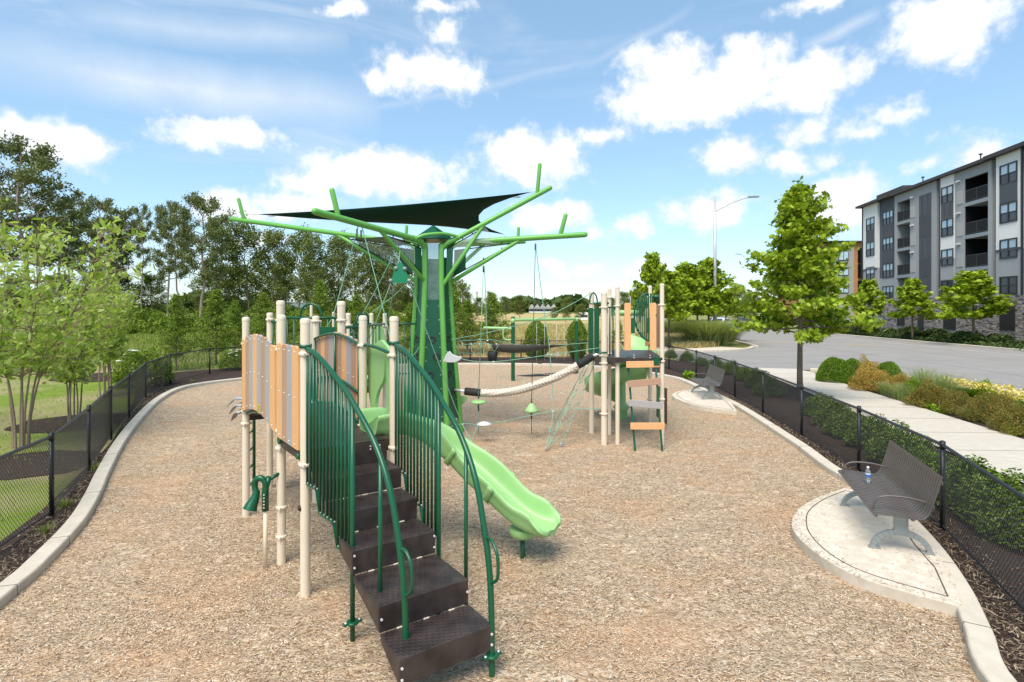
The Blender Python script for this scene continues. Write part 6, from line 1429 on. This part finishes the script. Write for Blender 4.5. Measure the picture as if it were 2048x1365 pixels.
# daylilies
lily = thing('daylily', 'first clump of yellow daylilies from the left, behind the copper spirea', 'flowers', (0, 0, 0), 'yellow daylily clumps in the roadside bed')
pos, U, V = tuft(rg, 420, .42, .5, .008, .7); cards('leaves', pos, U, V, ML_mound, rg.random(len(pos)), [(-1, 0, 0), (1, 0, 0), (.78, 1, 0), (-.78, 1, 0)], lily)
fl_pos = np.stack([rg.normal(0, .2, 130), rg.normal(0, .2, 130), rg.uniform(.42, .62, 130)], 1); pt_ = leaves('petals', fl_pos, .042, ML_yel, lily, rg, shape=DIAM, aspect=.7); pt_['kind'] = 'stuff'
for i, (px_, py_, s) in enumerate(((1903, 796, 1.0), (1935, 799, 1.0), (1962, 804, .95), (2010, 814, 1.05), (2028, 832, 1.05), (2055, 826, 1.0))):
    c = P(px_, py_)
    if i == 0: lily.location = (c.x, c.y, -.02); lily.scale = (s,)*3
    else: dup(lily, (c.x, c.y, -.02), i, s, label='%s clump of yellow daylilies from the left in the roadside bed' % ordn[i])
# small green plants on the mulch at the sidewalk edge
lowp = mk_bush('low_plant', 'small bright green seedling at the sidewalk edge, leftmost of four', ML_lime, rg, 160, .05, .16, .16, .2, group='small low plants at the sidewalk edge', cat='plant')
for i, (px_, py_) in enumerate(((1862, 812), (1886, 819), (2008, 856), (2030, 863))):
    c = P(px_, py_+6)
    if i == 0: lowp.location = (c.x, c.y, -.02)
    else: dup(lowp, (c.x, c.y, -.02), i, 1.0, label='small bright green seedling at the sidewalk edge, %s of four from the left' % ordn[i])
# small plant at the kerb by the far bench
lp = dup(lowp, tuple(P(1378, 757)), 1, 1.6, label='small green weed at the kerb beside the farther bench', group='')
del lp['group']
# columnar evergreens behind the rear fence and left cedars
ced = thing('evergreen_shrub', 'dense oval evergreen directly behind the swing frame, left of two', 'shrub', (0, 0, 0), 'evergreen shrubs behind the back fence')
rg = G(31); n = 9000; zz = rg.random(n)**.8; aa = rg.uniform(0, 6.28, n); prf = np.sin(np.clip(zz*.92+.10, 0, 1)*np.pi)**.62; rr = prf*(.55+.45*rg.random(n)**.5)*(1+.14*np.sin(aa*4+zz*9)+.1*np.sin(aa*7-zz*15))
leaves('foliage', np.stack([np.cos(aa)*rr*.5, np.sin(aa)*rr*.5, zz], 1)*np.array([1, 1, 1]), .036, ML_cedar, ced, rg, up=.1, aspect=.4)
wd_ = MB(); wd_.tube([(0, 0, -.1), (0, 0, .8)], [.03, .008], 6); obj('stem', wd_, M_trunk, ced)
c = Vector(((1073-1024)/FPX*32.2, 32.2, -.02)); ced.location = c; ced.scale = (1.35*1.0, 1.35, 2.05)
def putced(px_, Y_, base_y, top_y, wpx, lab, rz): 
    h = (base_y-top_y)/FPX*Y_*1.03; w_ = wpx/FPX*Y_; return dup(ced, ((px_-1024)/FPX*Y_, Y_, -.03), rz, (w_, w_, h), label=lab)
ced.scale = (46/FPX*32.2*1.05, 46/FPX*32.2, (718-640)/FPX*32.2)
putced(1154, 32.6, 718, 640, 40, 'dense oval evergreen directly behind the right swing post, right of two', 1.1)
# conical cedar trees on the left (looser, with visible stems)
rg = G(32); wood, pts = limbs_tree(rg, 4.0, .5, 60, 1.15, lambda u: (1-u)**.8+.06, lambda u: 25+30*u, rise=.15, trunk_r=.05, twigs=6, leafn=150, jit=.085, start=.1)
cone = mk_tree('cedar_tree', 'light green feathery young cedar behind the left fence with bare lower stems', 'tree', ML_cedar, M_pale, wood, pts, .055, rg, group='young cedars behind the fence on the left and behind the towers', aspect=.35, up=.1)
def cpc(px_, Y_, top, lab, w=1, rz=0): return cp(cone, px_, Y_, top, 4.0, lab, rz, w)
h = zpx(588, 26)+.03; cone.location = ((352-1024)/FPX*26.0, 26.0, -.03); cone.scale = (h/4*1.05, h/4*1.05, h/4)
cpc(432, 28.5, 578, 'tall feathery cedar right of the one with bare stems', 1.25, 1); cpc(470, 33, 600, 'small cedar just left of the near tan posts', 1.1, 2); cpc(527, 33, 585, 'dark cone shaped cedar between the leftmost tan posts', 1.15, 3)
cpc(572, 38, 610, 'cedar showing between the two thick tan posts', 1.3, 4); cpc(640, 36, 560, 'tall yellow green cedar above the arched green barrier', 1.1, 5); cpc(713, 36, 590, 'bushy cedar right of the thick tan post', 1.4, 6); cpc(770, 33, 600, 'bushy cedar left of the climbing tower', 1.3, .5)
cpc(820, 31, 605, 'cedar partly hidden by the left side of the climbing tower', 1.1, 1.5); cpc(935, 35.5, 600, 'bushy yellow green cedar right of the climbing tower', 1.5, 2.5); cpc(985, 35, 588, 'tall yellow green cedar behind the hanging disc ropes', 1.35, 3.5); cpc(905, 33.5, 560, 'tall thin green cedar against the right edge of the climbing tower', .9, 4.5)
cpc(1237, 45, 640, 'small cedar seen between the posts of the far play structure', 1.4, 5.5)
rg = G(33); fb = mk_bush('flowering_bush', 'green bush with flat white flower heads outside the curve of the left fence', ML_cedar, rg, 4200, .05, 1.1, 1.0, 1.35, up=.5, aspect=.5)
for i in range(7): fl = MB(); c = Vector((rg.uniform(-.9, .2), rg.uniform(-.9, -.3), rg.uniform(.95, 1.4))); fl.lathe([(0, .02), (.08, .015), (.12, 0), (.07, -.02)], c, 9); obj('flower_head', fl, bpy.data.materials['white_petal'], fb)
p = P(285, 770); fb.location = (p.x, p.y, 0)
dup(fb, tuple(P(470, 738)), 1, .7, label='low green bush behind the fence left of the near tan posts')
# grass mounds by the side street
mg = mk_tuft('large pale green mound of tall grass left of the nearest lamp pole', ML_sage, rg, 6000, 2.3, 3.0, .012, 'big ornamental grass mounds beyond the side street', 1.1); mg.location = ((1418-1024)/FPX*44, 44.5, -.03); 
ctuft(mg, 1350, 672, .85, 'large mound of tall grass behind the far play structure', 2); mq = ctuft(mg, 1382, 668, .8, 'mound of tall grass between the path and the full tree', 3); ctuft(mg, 1452, 682, .6, 'smaller grass mound right of the nearest lamp pole', 4)
# hedge in front of the stone base
rg = G(35); hb = mk_bush('hedge_shrub', 'x', ML_dark, rg, 2200, .09, .9, .9, 1.0, group='low shrubs along the foot of the stone base', aspect=.6)
for i in range(26):
    u = -3+i*1.35; p = F(u, 1.4+(i % 3)*1.3, -.05); s = .75+.4*((i*7) % 5)/5; lab = 'low dark shrub number %d from the right along the foot of the stone base' % (i+1)
    lab = ['rightmost', 'second', 'third', 'fourth', 'fifth', 'sixth', 'seventh', 'eighth', 'ninth', 'tenth', 'eleventh', 'twelfth', 'thirteenth', 'fourteenth', 'fifteenth', 'sixteenth', 'seventeenth', 'eighteenth', 'nineteenth', 'twentieth', 'twenty-first', 'twenty-second', 'twenty-third', 'twenty-fourth', 'twenty-fifth', 'leftmost'][i]+' low dark shrub, counted from the right, along the stone base'
    if i == 0: hb.location = p; hb['label'] = lab; hb.scale = (s,)*3
    else: dup(hb, tuple(p), i, (s*1.2, s*1.2, s), label=lab)
rg = G(36); n = 14000; X = rg.uniform(0, 1, n); 
u_ = rg.uniform(-12, 26, n); d_ = rg.uniform(.8, 5.0, n); pos = np.array([tuple(FO+FD*float(a)+FN*float(b)) for a, b in zip(u_, d_)]); pos[:, 2] = rg.uniform(-.02, .35, n)
o = leaves('ground_cover', pos, .12, ML_dark, None, rg, aspect=.5); o['kind'] = 'stuff'; tag(o, 'dark ground cover between the far kerb and the stone base', 'ground cover')
# --- woodland edge
rg = G(41)
wood, pts = limbs_tree(rg, 20, 7.5, 34, 5.2, lambda u: .55+.5*math.sin(min(1, u*1.15)*3.0) if u < .9 else .45, lambda u: 5+28*u, rise=.12, trunk_r=.30, twigs=5, leafn=330, jit=.42, start=.5, wig=.5, bare=.12, tl=.25)
pineA = mk_tree('pine_tree', 'x', 'tree', ML_pine, M_pinebark, wood, pts, .21, rg, group='pines at the woodland edge', aspect=.4, up=.2)
rg = G(42); wood, pts = limbs_tree(rg, 20, 10, 24, 3.6, lambda u: .5+.6*math.sin(u*2.6), lambda u: 0+35*u, rise=.15, trunk_r=.24, twigs=5, leafn=300, jit=.38, start=.45, wig=.6, bare=.15, tl=.3)
pineB = mk_tree('pine_tree', 'x', 'tree', ML_pine, M_pinebark, wood, pts, .20, rg, group='pines at the woodland edge', aspect=.4, up=.2)
rg = G(43); wood, pts = limbs_tree(rg, 14, 2.5, 46, 4.4, lambda u: .45+.62*math.sin(min(1, u+.12)*2.7), lambda u: 15+45*u, rise=.1, trunk_r=.20, twigs=6, leafn=185, jit=.45, start=.35, wig=.6, bare=.06)
woodA = mk_tree('woodland_tree', 'x', 'tree', ML_wood, M_pinebark, wood, pts, .19, rg, group='broadleaf trees at the woodland edge', aspect=.55)
rg = G(44); wood, pts = limbs_tree(rg, 14, 3.5, 40, 3.8, lambda u: .4+.7*math.sin(min(1, u+.1)*2.5), lambda u: 25+40*u, rise=.1, trunk_r=.18, twigs=6, leafn=150, jit=.38, start=.45, wig=.9, bare=.2)
woodB = mk_tree('woodland_tree', 'x', 'tree', ML_wood, M_pinebark, wood, pts, .18, rg, group='broadleaf trees at the woodland edge', aspect=.55)
used = set()
def forest(src, H0, px_, Y_, top, w, lab, rz):
    h = zpx(top, Y_)+.03; s = h/H0; loc = ((px_-1024)/FPX*Y_, Y_, -.03)
    if src.name not in used: used.add(src.name); src.location = loc; src.scale = (s*w, s*w, s); src.rotation_euler = (0, 0, rz); src['label'] = lab; return src
    return dup(src, loc, rz, (s*w, s*w, s), label=lab)
FR = [(pineA, 20, 58, 62, 290, 1.0, 'tallest pine, rising above all others at the far left'), (pineA, 20, -20, 66, 330, .9, 'tall pine cut by the left edge of the photo'), (pineB, 20, 105, 66, 400, 1.15, 'pine just right of the tallest one, half its crown below'),
 (pineA, 20, 185, 84, 400, .75, 'dense dark pine, second crown from the left'), (pineB, 20, 148, 88, 425, 1.1, 'dark pine left of the dense second crown'), (pineB, 20, 238, 88, 430, 1.0, 'slender straight pine left of the thin bare one'), (pineB, 20, 281, 82, 428, .5, 'thin nearly bare pine in the gap'),
 (pineA, 20, 333, 80, 410, .62, 'pine with twin trunks right of the gap'), (pineA, 20, 398, 70, 395, .85, 'broad old tree with bare branch tips above the fence curve'), (pineB, 20, 360, 76, 440, .9, 'darker pine between the twin trunks and the broad old tree'), (pineB, 20, 215, 95, 455, 1.1, 'short pine filling behind the dense dark pine'),
 (woodB, 14, 455, 85, 465, 1.0, 'open crowned tree below the left tip of the long arm'), (woodB, 14, 505, 88, 470, 1.0, 'leafy tree right below the long left arm'), (woodA, 14, 545, 88, 480, .9, 'round crowned tree under the long left arm'), (woodB, 14, 590, 88, 482, .9, 'tree behind the thick left tan post'),
 (woodB, 14, 628, 84, 490, .9, 'tree with forked trunk left of the yellow green cedar'), (woodA, 14, 672, 92, 490, .85, 'dark tree behind the yellow green cedar'), (pineA, 20, 705, 86, 488, .95, 'broad pine with pale trunk behind the crossed ropes'), (woodA, 14, 742, 84, 500, .9, 'dense tree behind the bell shaped plate'), (woodA, 14, 785, 84, 505, .9, 'dense tree left of the climbing tower'),
 (woodA, 14, 825, 88, 515, .8, 'tree half hidden by the climbing tower'), (woodA, 14, 892, 80, 545, .85, 'tree immediately right of the climbing tower'), (woodA, 14, 925, 100, 575, .9, 'low tree behind the taller utility pole'),
 (woodA, 14, 560, 100, 540, 1.2, 'far dark tree filling the gap under the long arm'), (woodA, 14, 640, 105, 545, 1.3, 'far dark tree filling the gap behind the forked trunk'), (woodA, 14, 475, 98, 545, 1.2, 'far dark tree filling the gap left of the round crown'), (woodA, 14, 760, 104, 552, 1.3, 'far dark tree filling the gap behind the dense trees'), (woodA, 14, 420, 92, 545, 1.3, 'low dark tree under the broad old tree'), (woodA, 14, 310, 92, 560, 1.4, 'low dark tree under the twin trunked pine'), (woodA, 14, 250, 92, 562, 1.4, 'low dark tree under the slender pine'), (woodA, 14, 180, 90, 560, 1.4, 'low dark tree under the dense dark pine'), (woodA, 14, 110, 80, 560, 1.3, 'low dark tree behind the pale multi-stem trees'), (woodA, 14, 30, 80, 565, 1.3, 'low dark tree at the far left behind the pale tree')]
for i, (s_, H0, px_, Y_, top, w_, lab) in enumerate(FR): forest(s_, H0, px_, Y_, top, w_, lab, i*1.37)
# bright understorey bushes along the wood
rg = G(45); us = mk_bush('wood_edge_bush', 'x', ML_cedar, rg, 5200, .13, 2.6, 2.4, 2.5, group='bushes along the foot of the wood', cat='bush', lump=.25)
for i, px_ in enumerate((232, 262, 300, 330, 380, 410, 448, 490, 530, 565, 610, 660, 690, 735, 775, 800)):
    Y_ = 62+(i*5) % 13; lab = '%s bush from the left along the foot of the wood' % ordn[i]; s = .8+.35*((i*3) % 4)/4
    loc = ((px_-1024)/FPX*Y_, Y_, -.05)
    if i == 0: us.location = loc; us.scale = (s,)*3; us['label'] = lab
    else: dup(us, loc, i, (s, s, s), label=lab)
# mid-distance trees on the horizon
DT_ = [(woodA, 985, 130, 590, 1.1, 'green tree left of the dark group on the horizon'), (woodA, 1012, 170, 598, 1.3, 'dark tree left half of the dark group on the horizon'), (woodA, 1040, 165, 596, 1.3, 'dark tree right half of the dark group on the horizon'), (woodA, 1132, 120, 600, 1.0, 'dark round tree standing in front of the white building'), (woodA, 1108, 140, 617, 1.6, 'low dark tree under the white building'),
 (woodA, 1160, 140, 612, 1.5, 'low tree right of the dark round one'), (woodA, 1250, 130, 590, 1.3, 'tree behind the half round barrier'), (woodA, 1280, 120, 585, 1.2, 'tree behind the right orange board'), (woodA, 1225, 150, 600, 1.4, 'tree between the near posts of the far structure'), (woodA, 958, 150, 600, 1.2, 'low tree behind the shorter utility pole'), (woodA, 1195, 150, 608, 1.5, 'low tree behind the thick posts of the far structure'),
 (woodA, 1470, 140, 577, 1.1, 'dark tree far down the street'), (woodA, 1500, 130, 590, 1.2, 'far street tree left of the big maple'), (woodA, 1340, 130, 580, 1.4, 'far tree behind the bushy green tree'), (woodA, 1570, 120, 560, 1.2, 'far tree hidden behind the big maple')]
for i, (s_, px_, Y_, top, w_, lab) in enumerate(DT_): dup(s_, ((px_-1024)/FPX*Y_, Y_, -.05), i*.9, ((zpx(top, Y_)/14)*w_,)*2+(zpx(top, Y_)/14,), label=lab, group='trees on the horizon')
# far tree line as one mass
rg = G(51); n = 26000; th = rg.uniform(-1.0, 1.0, n); dist = rg.uniform(420, 560, n); hh = (7+4*np.sin(th*23)+3*np.sin(th*61+1))*rg.random(n)**.7
o = leaves('far_woods', np.stack([np.sin(th)*dist, np.cos(th)*dist, hh], 1), 3.2, ML_dark, None, rg, aspect=.8, up=.1); o['kind'] = 'stuff'; tag(o, 'far line of woods along the horizon', 'woods')
hl = MB(); rows = []
for i in range(81):
    a = math.radians(-50+100*i/80); hz_ = 13+5*math.sin(i*.31)+3*math.sin(i*.83+1); rows.append([Vector((math.sin(a)*1500, math.cos(a)*1500, -1)), Vector((math.sin(a)*1650, math.cos(a)*1650, hz_)), Vector((math.sin(a)*1900, math.cos(a)*1900, hz_*.8)), Vector((math.sin(a)*2100, math.cos(a)*2100, -1))])
hl.grid(rows); struct('hills', hl, mat('hazy_hill', (.10, .15, .12), .95, var=(.13, .18, .14), vscale=.02))
# weeds at kerb on the left
rg = G(61); wt = mk_tuft('first weed tuft from the front between left kerb and fence', M_grass, rg, 110, .10, .22, .0022, 'weed tufts between the left kerb and the fence', .8, name='weed_tuft', cat='weed')
for i, (px_, py_) in enumerate(((90, 1062), (190, 938), (262, 812), (290, 793), (385, 763), (128, 1012))):
    if i == 0: p = P(px_, py_); wt.location = (p.x, p.y, -.02)
    else: ctuft(wt, px_, py_, 1+.3*(i % 2), '%s weed tuft placed along the left kerb, going away' % ordn[i], i)
